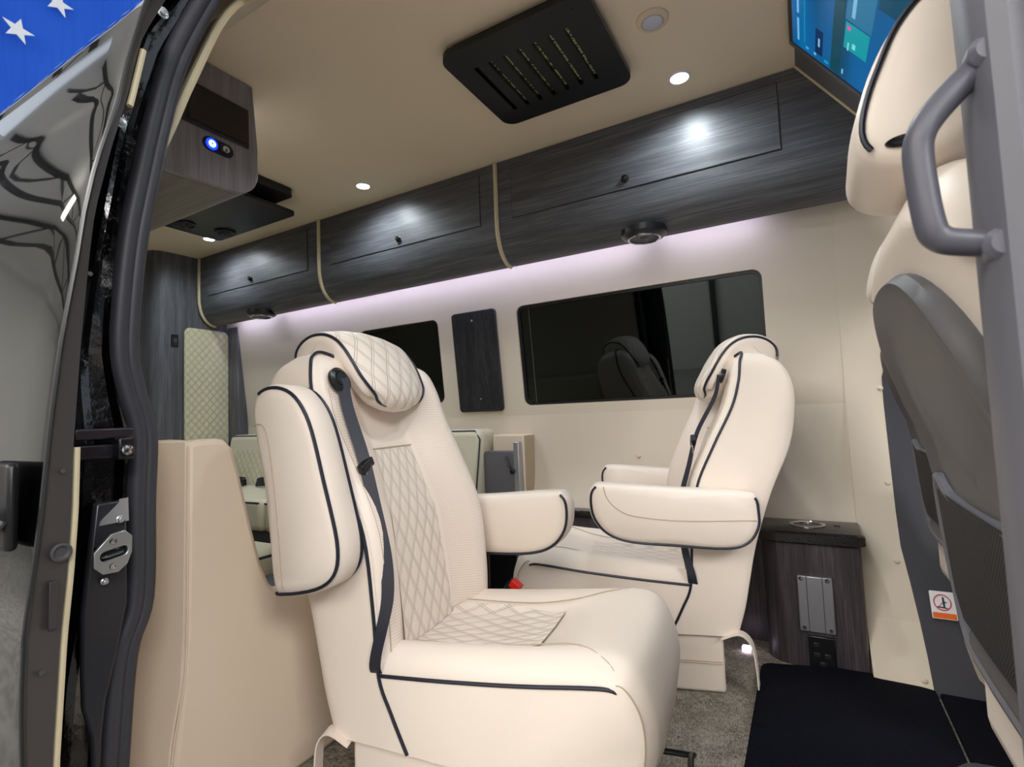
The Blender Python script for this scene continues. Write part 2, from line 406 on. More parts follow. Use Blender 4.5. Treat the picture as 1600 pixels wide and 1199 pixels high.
# rear partition in dark wood with a rounded left corner
path = [(-3.95, 1.575), (-3.60, 1.575), (-3.44, 1.577), (-3.375, 1.590), (-3.338, 1.62), (-3.326, 1.67), (-3.32, 1.75), (-3.318, 1.9), (-3.318, 2.10)]
pp = cr([(x, y, 0) for x, y in path], 6)
mb = MB(); mb.grid([[(p.x, p.y, 0) for p in pp], [(p.x, p.y, 1.88) for p in pp]])
st(obj('wall_partition', mb, 'woodz'))
st(boxo('trim_2', (-3.316, -3.20, 2.03, 2.10, 0.0, 1.47), 'woodz', bevel=.006))
st(boxo('trim_3', (-3.70, -3.68, 1.545, 1.573, 0, 1.83), 'woodd', bevel=.004))

# exterior roof and outer skin so that light only enters by the opening and the cab
mb = MB(); mb.grid([[(-4, .30, z), (-4, .30, z+.01)] for z in (0, 1)])
st(boxo('roof_shell', (-4.0, .9, .70, 2.2, 1.93, 1.96), 'gloss', bevel=0))
# header above the door opening, sloping up to the headliner
mb = MB(); hp = [(1.74, .66), (1.79, .70), (1.84, .75), (1.88, .83)]
mb.grid([[(-1.02, y, z), (.16, y, z)] for z, y in hp]); mb.grid([[(-1.02, y-.04, z+.03), (.16, y-.04, z+.03)] for z, y in hp][::-1])
st(obj('trim_4', mb, 'ceil'))

# ---------------- door opening: rubber seal, black jamb
inn = [(.10, .43), (.254, .439), (.43, .451), (.516, .475), (.679, .477), (.791, .479), (.858, .463), (.924, .45), (1.014, .452), (1.131, .462), (1.229, .477), (1.361, .50), (1.504, .532), (1.685, .601), (1.75, .64)]
cen = [(-.992, y-.019, z) for z, y in inn]
sp = cr(cen, 6) + cr([(-.985, .645, 1.775), (-.94, .665, 1.80), (-.85, .675, 1.81), (.0, .675, 1.81), (.10, .66, 1.80)], 6)
mb = MB()
for dy, dx, r in ((-.010, 0, .0150), (.009, -.002, .0125)):
    mb.tube([(p.x+dx, p.y+dy, p.z) for p in sp], r, 10)
seal = tag(obj('door_seal', mb, 'rubber'), 'dark grey double-ridged rubber seal curving down the rear edge of the door opening', 'door seal')
# jamb: stepped glossy black post between seal and sliding door
mb = MB(); P = []
jy = [(0, .30), (.326, .30), (.55, .305), (.87, .32), (1.158, .36), (1.387, .39), (1.518, .43), (1.7, .53), (1.80, .62)]
zs = [i*0.03 for i in range(0, 61)]
for z in zs:
    a = lerp_tab(jy, z); b_ = lerp_tab([(p[0], p[1]) for p in inn], z)-.036 if z < 1.75 else .604+(z-1.75)
    row = []
    for t, dx in ((0, -.12), (.0, -.02), (.10, -.016), (.12, -.055), (.42, -.060), (.46, -.028), (.55, -.026), (.60, -.050), (.85, -.052), (.90, -.036), (1.0, -.038), (1.02, -.09)):
        row.append((-.955+dx+ (0.004*math.sin(z*9+t*7)), a+(b_-a)*t, z))
    P.append(row)
mb.grid(P)
paint = mat('jamb_paint', (5, 5, 6), 0.16, spec=0.55, coat=0.5); bump(paint, noise(paint, 30, scaled(paint, (1, 1, 1)), 4), 0.35, 0.01)
jamb = st(obj('door_jamb', mb, paint, angle=25))
jt = thing('door_jamb_fittings', 'dark steel mid-rail bracket of the sliding door set in the black door jamb', 'bracket', (-.94, .38, .78))
def rel(mb, o):
    mb.v = [(v[0]-o.location.x, v[1]-o.location.y, v[2]-o.location.z) for v in mb.v]; return mb
b = MB(); b.box(-.965, -.945, .345, .425, .788, .805); obj('rail_bar', rel(b, jt), mat('gun_metal', (74, 68, 76), 0.3, 0.8), jt, .003)
b = MB(); b.box(-.968, -.948, .345, .425, .758, .780); obj('rail_bar', rel(b, jt), mat('gun_metal_dark', (60, 54, 60), 0.3, 0.8), jt, .003)
b = MB(); b.box(-.955, -.93, .395, .420, .755, .79); obj('roller_block', rel(b, jt), 'black', jt, .004)
b = MB(); b.disc((-.928, .405, .770), (1, 0, 0), [(.008, 0), (.008, .006), (.004, .007)], 16); obj('roller', rel(b, jt), 'chrome', jt)
jt.name = 'rail_bracket'
# gusset + panel below
b = MB(); b.grid([[(-.955, .374, .655), (-.942, .416, .658)], [(-.958, .410, .692), (-.945, .416, .694)]]); 
jp = [(.69, .376, .418), (.53, .361, .421), (.445, .362, .405), (.391, .364, .393), (.346, .375, .389), (.29, .378, .387), (.05, .378, .386)]
b.loft([[(-.953, a_, z), (-.953, c_, z), (-.966, c_, z), (-.966, a_, z)] for z, a_, c_ in jp])
tag(obj('jamb_gusset', b, mat('gusset_paint', (44, 44, 48), 0.28, spec=.5), None, .004), 'folded glossy dark sheet metal gusset behind the door striker', 'metal plate')
# striker plate (octagon) with loop slot
oct_ = [(-.026, -.012), (-.014, -.026), (.006, -.030), (.018, -.022), (.024, -.006), (.024, .018), (.014, .030), (-.004, .030), (-.026, .010)]
sk = thing('door_striker', 'pale zinc octagonal door striker plate with slot and two screws on the jamb', 'door striker', (-.93, .389, .615))
slot = rrect(-.018, .018, -.007, .007, .006)
prism('plate', [(y, z) for y, z in oct_], [slot], lambda u, v, w: (w, u, v+u*.15), .006, 'zinc', sk, .001)
b = MB(); b.box(-.010, -.004, -.020, .020, -.010, .012); obj('slot_pocket', b, 'black', sk)
b = MB(); b.tube([(.001, -.013, -.003), (.008, -.010, -.002), (.008, .010, .001), (.001, .013, .002)], .0025); obj('striker_loop', b, 'chrome', sk)
for z in (.018, -.019):
    b = MB(); b.disc((.006, -.001, z), (1, 0, 0), [(.0055, 0), (.0045, .0015), (.003, .0015), (.002, .0005)], 14); obj('screw', b, 'chrome', sk)
for k, (y, z, r) in enumerate(((.405, .662, .004), (.385, .572, .0035), (.405, 1.31, .006), (.468, 1.545, .007), (.435, 1.49, .004))):
    x = -.945 if z < 1 else -.955
    b = MB(); b.disc((x, y, z), (1, 0, 0), [(r*1.5, 0), (r*1.5, .001), (r, .002), (r, .006), (r*.4, .007)], 12)
    tag(obj('jamb_bolt', b, 'zinc'), ['small bolt just above the door striker', 'small bolt just below the door striker', 'large bright bolt on the upper black jamb beside the seal', 'bolt near the top of the black jamb, larger of the two there', 'small bolt near the top of the black jamb'][k], 'bolt')

# ---------------- sliding door, opened back along the outside of the van
dout = [(0.0, .30), (.2, .275), (.398, .266), (.473, .264), (.559, .265), (.624, .272), (.701, .279), (.809, .286), (.922, .296), (1.041, .312), (1.103, .319), (1.175, .331), (1.279, .356), (1.329, .364), (1.435, .387), (1.468, .395), (1.53, .43)]
dinn = [(0.0, .30), (.377, .297), (.454, .300), (.532, .303), (.612, .309), (.695, .313), (.78, .314), (.926, .321), (1.047, .329), (1.114, .335), (1.216, .354), (1.305, .374), (1.408, .392), (1.53, .44)]
dt = thing('sliding_door', 'glossy black sliding door slid open along the outside of the van', 'door', (-.86, .33, 0))
zz = [i*.0306 for i in range(51)]
prof = cr([(0, y, z) for z, y in dout], 5)
mb = MB(); xs = [-.85, -.87, -.93, -1.1, -1.4, -1.8, -2.3]
mb.grid([[(x, p.y-(0.0 if x > -.86 else .003)-.010*math.sin(PI*min(1, (-.85-x)/1.5)), p.z) for x in xs] for p in prof])
obj('door_skin', rel(mb, dt), 'skin', dt)
mb = MB(); mb.grid([[(-.85, lerp_tab(dout, z), z), (-.855, lerp_tab(dout, z)+.006, z), (-.862, max(lerp_tab(dinn, z), lerp_tab(dout, z)+.012), z), (-.90, max(lerp_tab(dinn, z), lerp_tab(dout, z)+.012)+.002, z)] for z in zz])
obj('edge_trim', rel(mb, dt), mat('door_edge_plastic', (66, 62, 62), .45), dt)
mb = MB(); mb.tube([(-.849, lerp_tab(dout, z)-.001, z) for z in zz], .0035, 8); obj('edge_seal', rel(mb, dt), 'satin', dt)
mb = MB(); mb.tube([(-.868, lerp_tab(dinn, z)+.006, z) for z in [0+.02*i for i in range(40)]], .0042, 8); obj('inner_panel', rel(mb, dt), 'trimcream', dt, label='cream inner trim panel edge')
mb = MB(); mb.tube([(-.868, lerp_tab(dinn, z)+.008, z) for z in [1.295+.02*i for i in range(6)]], .0045, 8); obj('inner_panel', rel(mb, dt), 'trimcream', dt, label='cream inner trim panel edge')
mb = MB(); mb.grid([[(-.90, lerp_tab(dinn, z)+.002, z), (-2.3, lerp_tab(dinn, z)+.002, z)] for z in zz]); obj('inner_skin', rel(mb, dt), 'satin', dt)
mb = MB(); mb.disc((-.856, .300, .645), (1, 0, 0), [(.012, 0), (.012, .003), (.009, .004), (.006, .001)], 18); obj('rubber_plug', rel(mb, dt), 'dgrey', dt)
mb = MB(); mb.box(-.858, -.853, .288, .298, .55, .61); obj('cover_plate', rel(mb, dt), mat('cover', (58, 54, 54), .5), dt, .001)
for z in (.50, .75, 1.02):
    mb = MB(); mb.disc((-.855, lerp_tab(dout, z)+.018, z), (1, 0, 0), [(.0035, 0), (.003, .002), (.001, .0022)], 12); obj('screw', rel(mb, dt), 'dgrey', dt)
hd = MB(); hd.box(-1.05, -.865, .248, .262, .655, .765); ho = obj('handle_recess', rel(hd, dt), 'black', dt, .006)
hd = MB(); hd.tube(cr([(-.875, .240, .700), (-.88, .232, .690), (-.93, .226, .688), (-1.03, .226, .690)], 5), .016, 12); obj('pull_handle', rel(hd, dt), 'alu', ho)

# ---------------- near-side B pillar trim with grab handle (at the right of the picture)
mb = MB(); P = []
for z in [0.0+.05*i for i in range(40)]:
    x0 = .118; y = .468+.02*max(0, (z-1.0))**1.5*3; x0 = .118
    w = [(x0, y+.03), (x0, y), (x0+.006, y-.012), (x0+.016, y-.016), (x0+.026, y-.012), (x0+.029, y-.004), (x0+.033, y-.006), (x0+.040, y-.010), (x0+.046, y-.006), (x0+.050, y+.02), (x0+.050, y+.08), (x0+.01, y+.08)]
    P.append([(a, b_, z) for a, b_ in w])
mb.loft(P)
st(obj('pillar_trim', mb, mat('pillar_grey', (104, 103, 112), .5), angle=30))
st(boxo('pillar_outer', (.160, .40, .44, .60, 0, 1.9), 'satin'))
gh = thing('grab_handle', 'mid grey plastic grab handle bolted to the door pillar beside the front seat', 'handle', (.118, .47, .96))
pts = cr([(.128, .478, 1.040), (.112, .474, 1.026), (.094, .470, 1.007), (.086, .468, .994), (.083, .468, .980), (.084, .468, .950), (.0865, .468, .925), (.0905, .469, .916), (.100, .470, .911), (.128, .476, .906)], 4)
mb = MB(); mb.tube(pts, .0095, 14); obj('grip', rel(mb, gh), mat('handle_grey', (82, 82, 92), .42), gh)
for c in ((.126, .468, 1.040), (.124, .468, .904)):
    mb = MB(); mb.disc(c, (0, -1, 0), [(.012, -.01), (.012, .004), (.008, .009)], 16); obj('end_mount', rel(mb, gh), mat('handle_mount', (96, 96, 106), .42), gh)
for z in (.712, .655):
    mb = MB(); mb.disc((.133, .452, z), (0, -1, 0), [(.006, 0), (.006, .004), (.003, .006)], 14)
    tag(obj('pillar_screw', mb, 'mgrey'), ('upper' if z > .7 else 'lower')+' of two grey screw caps low on the front door pillar', 'screw cap')

# ================================================================ OVERHEAD CABINETS
cabp = [(1.843, 1.878), (1.842, 1.75), (1.842, 1.63), (1.846, 1.57), (1.862, 1.515), (1.885, 1.482), (1.915, 1.460), (1.950, 1.452)]
cabs = cr([(0, y, z) for y, z in cabp], 6)
mods = [(-3.30, -2.185, 'rearmost, beside the wood partition', -3.06-.145, -2.28, 3), (-2.185, -1.085, 'in the middle of the row', -2.10, -1.17, 2), (-1.085, 0.04, 'front, nearest the screen', -1.010, -0.016, 1)]
knobx = [-2.771, -1.632, -0.527]
def cab_y(z):
    for a, b_ in zip(cabs, cabs[1:]):
        if b_.z <= z <= a.z: return a.y+(b_.y-a.y)*(a.z-z)/max(1e-6, a.z-b_.z)
    return 1.842
for i, (x0, x1, lab, dx0, dx1, _) in enumerate(mods):
    t = thing('overhead_cabinet', 'dark grey wood-grain overhead cabinet, '+lab, 'cabinet', ((x0+x1)/2, 1.95, 1.47), group=None)
    mb = MB(); xe = x1 if i < 2 else 0.40
    ring = [(p.y, p.z) for p in cabs]+[(1.950, 1.878)]
    if i < 2: mb.loft([[(x, y, z) for y, z in ring] for x in (x0+.004, x1-.004)])
    else:   # front unit: its end is cut by the slanted screen bulkhead
        def xcut(z): return min(0.52, .04+(1.88-z)/1.386)
        mb.loft([[(x0+.004, y, z) for y, z in ring], [(xcut(z), y, z) for y, z in ring]])
    body = obj('body', rel(mb, t), 'woodx', t, angle=60)
    # door panel: slightly proud, with a dark shadow gap around
    z0, z1 = 1.624, 1.845
    mb = MB(); mb.box(dx0-.002, dx1+.002, 1.8405, 1.846, z0-.002, z1+.002); obj('shadow_gap', rel(mb, t), 'black', t)
    mb = MB(); mb.box(dx0, dx1, 1.8385, 1.850, z0, z1); d = obj('door', rel(mb, t), 'woodx', t, .001)
    mb = MB(); mb.disc((knobx[i], 1.8385, 1.66), (0, -1, 0), [(.015, 0), (.015, .003), (.012, .004), (.011, .008), (.0125, .011), (.010, .014), (.004, .0145)], 24); k = obj('knob', rel(mb, t), 'satin', d)
    mb = MB(); mb.disc((knobx[i]+.003, 1.8245, 1.660), (0, -1, 0), [(.004, 0), (.003, .001)], 12); obj('knob_centre', rel(mb, t), 'chrome', d)
    if i < 2 or True:
        mb = MB(); e = x0
        mb.tube([(e, p.y-.004, p.z) for p in cabs], .0095, 8)
        obj('edge_piping', rel(mb, t), 'trimcream', t, label='cream rounded edge trim between two cabinet units')
        mb = MB(); mb.disc((e+.02, 1.942, 1.454), (0, 0, -1), [(.006, 0), (.006, .004), (.002, .006)], 10); obj('end_screw', rel(mb, t), 'chrome', t)
# LED strip tucked under the cabinets against the wall
mb = MB(); mb.box(-3.18, -.10, 1.952, 1.962, 1.474, 1.480)
tag(obj('led_strip', mb, 'led'), 'glowing white led strip tucked under the overhead cabinets along the wall', 'light strip')
# speakers under the cabinets
for x, y, lab in ((-.482, 1.903, 'round black speaker with silver ring under the front overhead cabinet'), (-2.755, 1.905, 'round black speaker with silver ring under the rear overhead cabinet')):
    t = thing('ceiling_speaker', lab, 'speaker', (x, y-.012, 1.462))
    mb = MB(); mb.disc((0, 0, 0.012), (0, 0, -1), [(.082, 0), (.082, .022), (.074, .030), (.058, .032)], 40); obj('housing', mb, 'black', t)
    mb = MB(); mb.disc((0, 0, -.019), (0, 0, -1), [(.060, 0), (.060, .006), (.057, .008), (.053, .006), (.053, 0)], 40); obj('ring', mb, 'chrome', t)
    mb = MB(); mb.disc((0, 0, -.018), (0, 0, -1), [(.052, 0), (.050, .002), (.020, .001), (.016, .004), (.004, .005)], 32); obj('grille', mb, 'dgrey', t)

# ================================================================ CEILING FITTINGS
def downlight(x, y, lab, on=True, p=5.0):
    t = thing('downlight', lab, 'ceiling light', (x, y, 1.88))
    mb = MB(); mb.disc((0, 0, 0), (0, 0, -1), [(.034, 0), (.034, .003), (.029, .006), (.027, .003), (.027, 0)], 32); obj('bezel', mb, 'white', t)
    mb = MB(); mb.disc((0, 0, 0), (0, 0, -1), [(.0265, .001), (.0265, .004), (.015, .0055), (.004, .006)], 32); obj('lens', mb, 'spot', t)
    l = bpy.data.lights.new('downlight_lamp', 'SPOT'); l.energy = 14.5; l.color = (.86, .95, 1.0); l.shadow_soft_size = .028
    l.spot_size = math.radians(165); l.spot_blend = 0.9
    lo = bpy.data.objects.new('downlight_lamp', l); COL.objects.link(lo); lo.location = (0, 0, -.012); lo.parent = t
LP = 11.0
downlight(-.288, 1.690, 'lit round downlight over the front overhead cabinet, beside the vent panel')
downlight(-1.696, 1.680, 'lit round downlight over the middle overhead cabinet')
downlight(-2.905, 1.675, 'lit round downlight in the rear corner beside the black air conditioning panel')
downlight(-1.655, 1.085, 'lit round downlight half hidden behind the hanging control cabinet')
downlight(-.30, 1.02, 'added unseen round downlight above the doorway')  # added out-of-view lamp continuing the near row, lights the cabin
downlight(-2.9, 1.12, 'added round downlight, unseen behind the hanging control cabinet')  # added hidden lamp, lifts the brightness of the rear ceiling
t = thing('sensor_light', 'unlit white round light with cream rim on the ceiling above the front', 'ceiling light', (-.30, 1.395, 1.88))
mb = MB(); mb.disc((0, 0, 0), (0, 0, -1), [(.044, 0), (.044, .004), (.039, .009), (.031, .010), (.029, .006)], 36); obj('rim', mb, mat('cream_rim', (226, 206, 180), .5), t)
mb = MB(); mb.disc((0, 0, 0), (0, 0, -1), [(.029, .004), (.027, .010), (.016, .0125), (.004, .013)], 32); obj('lens', mb, mat('frosted_lens', (205, 208, 222), .25), t)
# vent panel
vt = thing('ceiling_vent', 'black rectangular ceiling vent panel with seven slots', 'vent', (-.64, 1.365, 1.88))
pl = rrect(-.872, -.408, 1.165, 1.582, .045, 8); holes = []
sx = [-.795+i*(.795-.503)/6 for i in range(7)]
for x in sx: holes.append(rrect(x-.007, x+.007, 1.255, 1.505, .0068, 4))
prism('panel', [(x+.64, y-1.365) for x, y in pl], [[(x+.64, y-1.365) for x, y in h] for h in holes], lambda u, v, w: (u, v, -.034+w), .018, mat('black_wood_panel', (16, 17, 19), .35), vt, .003)
prism('spacer', [(x*.93+.64*.93, (y-1.365)*.93) for x, y in pl], [], lambda u, v, w: (u, v, -.006+w), .006, 'black', vt)
def stripes():  # pale green bands coloured in for the glow behind the vent slots
    m = mat('foil_glow_tone', (60, 66, 44), .4); n = noise(m, 1.0, scaled(m, (60, 95, 1)), 2)
    r = N(m, 'ShaderNodeValToRGB'); LK(m, n, r.inputs[0]); r.color_ramp.interpolation = 'CONSTANT'
    r.color_ramp.elements[0].color = srgb((14, 16, 12)); r.color_ramp.elements[1].position = .48; r.color_ramp.elements[1].color = srgb((205, 214, 160))
    LK(m, r.outputs[0], BS(m).inputs['Base Color']); return m
fm = stripes()
for i, x in enumerate(sx[1:]):
    mb = MB(); mb.box(x+.64-.006, x+.64+.006, -.10, .13, -.020, -.018); obj('foil_glow_strip', mb, fm, vt, label='pale green foil, coloured as the glow seen through a slot')
for x, y in ((-.84, 1.205), (-.44, 1.54), (-.84, 1.54), (-.46, 1.205)):
    mb = MB(); mb.disc((x+.64, y-1.365, -.034), (0, 0, -1), [(.004, 0), (.0035, .0015), (.001, .002)], 12); obj('screw', mb, 'satin', vt)

# ceiling air conditioning panel at the rear
at = thing('air_conditioner', 'black two-layer ceiling air conditioning panel with round outlets', 'air conditioner', (-2.35, 1.3, 1.88))
prism('upper_plate', rrect(-.33, .37, -.28, .235, .03), [], lambda u, v, w: (u, v, -.035+w), .034, 'satin', at, .003)
prism('lower_plate', rrect(-.33, .30, -.28, .30, .03), [], lambda u, v, w: (u, v, -.085+w), .018, 'satin', at, .003)
mb = MB(); mb.box(-.28, .22, -.26, .2, -.068, -.034); obj('duct', mb, 'black', at)
for x, y in ((-.17, .235), (-.22, .06)):
    mb = MB(); mb.disc((x, y, -.085), (0, 0, -1), [(.05, 0), (.05, .006), (.043, .010), (.036, .006)], 32); r_ = obj('air_outlet', mb, 'black', at)
    mb = MB()
    for k in range(4): mb.box(x-.03, x+.03, y-.024+k*.015, y-.018+k*.015, -.094, -.088)
    obj('louvre', mb, 'dgrey', r_)

# hanging control cabinet on the near side
hc = thing('control_cabinet', 'light grey wood control cabinet hanging from the ceiling above the near sofa', 'cabinet', (-1.47, .75, 1.52))
ring = []
for y, z in [(.80, 1.878), (.62, 1.66), (.57, 1.50), (.66, 1.50)]: ring.append((y, z))
for k in range(8):
    a = math.radians(-90+90*k/7); ring.append((.925+.078*math.cos(a), 1.588+.078*math.sin(a)))
ring += [(1.003, 1.68), (.992, 1.80), (.985, 1.878)]
ring = [(y, z+(0.012*(y-.5) if z < 1.6 else 0)) for y, z in ring]
mb = MB(); mb.loft([[(x, y, z) for y, z in ring] for x in (-3.26, -1.49)]); obj('body', rel(mb, hc), 'woodl_y', hc, angle=30)
mb = MB(); mb.loft([[(x, y, z) for y, z in ring] for x in (-1.4895, -1.47)]); fp = obj('front_panel', rel(mb, hc), 'woodl', hc, .002, angle=30)
mb = MB(); mb.box(-1.47, -1.463, .766, .970, 1.666, 1.793); sc = obj('display', rel(mb, hc), 'satin', hc, .004)
mb = MB(); mb.box(-1.4635, -1.4615, .785, .960, 1.678, 1.786); obj('screen_glass', rel(mb, hc), mat('dark_glass', (20, 16, 18), .12), sc)
mb = MB(); mb.box(-1.462, -1.4610, .792, .7945, 1.756, 1.778); obj('screen_mark', rel(mb, hc), mat('pale_mark', (120, 115, 100), .5), sc)
pill = rrect(-.046, .046, -.021, .021, .0205, 8)
sw = prism('switch_plate', pill, [], lambda u, v, w: (w, u+.874-.75, v+1.631-1.52-.25*0), .004, mat('navy_plate', (12, 14, 50), .3), hc, .001)
for dy, mt, mt2 in ((-.021, 'blue', 'bluew'), (.021, 'satin', 'chrome')):
    mb = MB(); mb.disc((.004, .124+dy, .111), (1, 0, 0), [(.017, 0), (.017, .002), (.014, .003)], 24); b_ = obj('push_button', mb, mt, sw)
    mb = MB(); mb.disc((.007, .124+dy, .111), (1, 0, 0), [(.0105, 0), (.0105, .001), (.009, .0015)], 20); obj('button_cap', mb, mt2, sw)
    mb = MB(); mb.disc((.0085, .124+dy, .111), (1, 0, 0), [(.0025, 0), (.0025, .0008)], 10); obj('button_mark', mb, 'black', sw)

# ================================================================ WALL PANEL, PARTITION PANEL
wp = thing('wall_panel', 'tall narrow dark wood panel screwed to the wall between the two windows', 'wall panel', (-1.355, 2.07, 1.06))
pl = rrect(-1.481, -1.233, .826, 1.305, .018)
prism('board', [(x+1.355, z) for x, z in pl], [], lambda u, v, w: (u, yw(v)-.004-w-2.07, v-1.06), .012, 'woodd', wp, .003)
prism('backing', [(x*1.01+1.355*1.01, (z-1.06)*1.01+1.062) for x, z in pl], [], lambda u, v, w: (u, yw(v)-.003-2.07+.004-w, v-1.06), .004, 'alu', wp)
for x, z in ((-1.362, 1.262), (-1.352, .887)):
    mb = MB(); mb.disc((x+1.355, yw(z)-.016-2.07, z-1.06), (0, -1, 0), [(.006, 0), (.005, .002), (.002, .003)], 14); obj('screw', mb, 'chrome', wp)
dp = thing('quilted_panel', 'tall quilted pale green-cream panel on the dark rear partition', 'wall panel', (-3.31, 1.885, 1.0))
pl = rrect(1.752, 2.03, .45, 1.425, .035)
prism('padding', [(y-1.885, z-1.0) for y, z in pl], [], lambda u, v, w: (-.004+w, u, v), .014, 'quilt_panel', dp, .005)
mb = MB(); mb.disc((.012, -.11, .39), (1, 0, 0), [(.005, 0), (.005, .002), (.002, .003)], 12); obj('snap', mb, 'trimcream', dp)
sw = thing('wall_switch', 'small black switch on the rear wood partition left of the quilted panel', 'switch', (-3.322, 1.703, 1.338))
mb = MB(); mb.box(0, .008, -.021, .021, -.038, .038); obj('plate', mb, 'black', sw, .005)
mb = MB(); mb.box(.008, .013, -.010, .010, -.014, .014); obj('rocker', mb, 'dgrey', sw, .002)
tag(boxo('vent_slot', (-3.316, -3.310, 2.036, 2.075, 1.405, 1.418), 'black', bevel=.003), 'tiny black slot at the top right of the rear partition', 'vent')

# ================================================================ CUP HOLDER CABINET
cc = thing('side_cabinet', 'low dark wood cabinet against the wall behind the rear-facing armchair', 'cabinet', (0, 1.96, 0))
def plan(x0, x1, y0, y1, r, n=8):   # rounded near corners
    out = [(x0, y1)]
    for k in range(n+1):
        a = math.radians(180+90*k/n); out.append((x0+r+r*math.cos(a), y0+r+r*math.sin(a)))
    for k in range(n+1):
        a = math.radians(270+90*k/n); out.append((x1-.02+.02*math.cos(a), y0+.02+.02*math.sin(a)))
    return out+[(x1, y1)]
pb = plan(-.155, .116, 1.845, 2.028, .07)
mb = MB(); mb.loft([[(x, y, z) for x, y in pb] for z in (0, .372)]); obj('body', rel(mb, cc), 'woodc', cc, angle=30)
mb = MB(); mb.loft([[(x+.003*s_, y-.022+s_*0, z) for x, y in plan(-.17-e, .124+e, 1.852-e, 2.05, .07)] for z, e, s_ in ((.372, -.004, 0), (.378, .004, 0), (.403, .004, 0), (.410, -.003, 0))]); tp = obj('counter', rel(mb, cc), 'granite', cc, angle=40)
mb = MB(); mb.disc((-.02, 1.945, .410), (0, 0, 1), [(.052, -.001), (.052, .003), (.044, .005), (.040, .002), (.039, -.02)], 40); obj('cup_holder', rel(mb, cc), 'chrome', tp)
mb = MB(); mb.disc((.062, 1.955, .410), (0, 0, 1), [(.010, -.001), (.009, .002), (.004, .003)], 16); obj('plug', rel(mb, cc), 'black', tp)
mb = MB(); mb.box(-.058, .036, 1.832, 1.846, .110, .278); pt_ = obj('bracket_plate', rel(mb, cc), 'alu', cc, .004)
for x in (-.034, .008): 
    mb = MB(); mb.box(x, x+.002, 1.8312, 1.834, .110, .278); obj('plate_groove', rel(mb, cc), 'dgrey', pt_)
for x, z in ((-.048, .268), (.022, .268), (-.046, .122), (.024, .122)):
    mb = MB(); mb.disc((x, 1.832, z), (0, -1, 0), [(.0065, 0), (.0055, .0015), (.003, .0015), (.002, .0005)], 14); obj('screw', rel(mb, cc), 'chrome', pt_)
mb = MB(); mb.box(-.040, .031, 1.833, 1.846, .006, .100); ou = obj('outlet_panel', rel(mb, cc), 'satin', cc, .003)
for k, (x, z) in enumerate(((-.018, .075), (-.018, .045), (.010, .045), (-.004, .020))):
    mb = MB(); mb.box(x-.008, x+.008, 1.8315, 1.834, z-.006, z+.006); obj('socket', rel(mb, cc), mat('socket_black', (40, 40, 44), .3), ou, .001)
# low side cabinet running on to the rear behind the armchair
lc = thing('ledge_cabinet', 'long low dark wood ledge along the wall under the large window', 'cabinet', (-.55, 2.0, 0))
mb = MB(); mb.box(-1.02, -.152, 1.985, 2.028, 0, .378); obj('body', rel(mb, lc), 'woodc', lc)
mb = MB(); mb.box(-1.025, -.152, 1.965, 2.028, .380, .407); obj('counter', rel(mb, lc), 'granite', lc, .006)
mb = MB(); mb.box(-.60, -.42, 1.98, 1.986, .20, .34); obj('recess', rel(mb, lc), 'black', lc)
mb = MB(); mb.box(-.232, -.205, 1.862, 1.885, .002, .020)
tag(obj('floor_light', mb, 'glow', None, .004), 'small glowing violet-white courtesy light low beside the side cabinet', 'light')
# prohibition sticker
sg = thing('warning_sticker', 'white square warning sticker with red ring and orange bar on the dark pillar', 'sticker', (.308, 1.940, .205))
prism('paper', rrect(-.028, .03, -.036, .034, .003, 3), [], lambda u, v, w: (u, -.001-w+v*.4, v), .001, 'white', sg)
prism('orange_bar', rrect(-.026, .028, -.034, -.020, .002, 3), [], lambda u, v, w: (u, -.0025-w+v*.4, v), .0006, mat('orange_ink', (240, 105, 10), .5), sg)
circ = [(.021*math.cos(a*PI/16), .006+.021*math.sin(a*PI/16)) for a in range(32)]; ci = [(.018*math.cos(a*PI/16), .006+.018*math.sin(a*PI/16)) for a in range(32)]
prism('ring', circ, [ci], lambda u, v, w: (u, -.0025-w+v*.4, v), .0006, mat('red_ink', (205, 70, 90), .5), sg)
prism('slash', [(-.014, -.008), (-.012, -.010), (.004, .008), (.002, .010)], [], lambda u, v, w: (u, -.0022-w+v*.4, v), .0006, mat('pink_ink', (220, 130, 150), .5), sg)
prism('figure', [(-.013, -.007), (.010, -.009), (.010, -.006), (.005, -.006), (.005, .006), (.010, .006), (.010, .008), (.005, .009), (.004, .020), (.000, .020), (.000, .005), (.001, -.005), (-.013, -.004)], [], lambda u, v, w: (u, -.003-w+v*.4, v), .0006, mat('navy_ink', (25, 35, 70), .5), sg)

# ================================================================ SCREEN BULKHEAD (slants down over the cab)
mb = MB(); k_ = 1.386
def bk(s_, y, n_): # s along slope down from (.04,1.88); n_ toward cabin
    dx, dz = .585, -.811
    return (.04+dx*s_-.811*n_, y, 1.88+dz*s_-.585*n_)
mb.loft([[bk(0, y, 0), bk(.75, y, 0), bk(.75, y, -.03), bk(0, y, -.03)] for y in (.62, 1.90)]); st(obj('wall_bulkhead', mb, mat('bulkhead_grey', (104, 101, 105), .5)))
mb = MB(); mb.tube([bk(0, 1.838, .002), bk(.75, 1.838, .002)], .004, 8); st(obj('trim_5', mb, 'trimcream'))
tv = thing('television', 'large lit television with blue home screen slanting over the cab', 'television', (.05, 1.27, 1.86))
def tvbox(y0, y1, s0, s1, n0, n1):
    m_ = MB(); b0 = len(m_.v)
    pts = [bk(s, y, n) for n in (n0, n1) for y in (y0, y1) for s in (s0, s1)]
    m_.v += pts
    for q in ((0, 2, 3, 1), (4, 5, 7, 6), (0, 1, 5, 4), (2, 6, 7, 3), (0, 4, 6, 2), (1, 3, 7, 5)): m_.face(q)
    return rel(m_, tv)
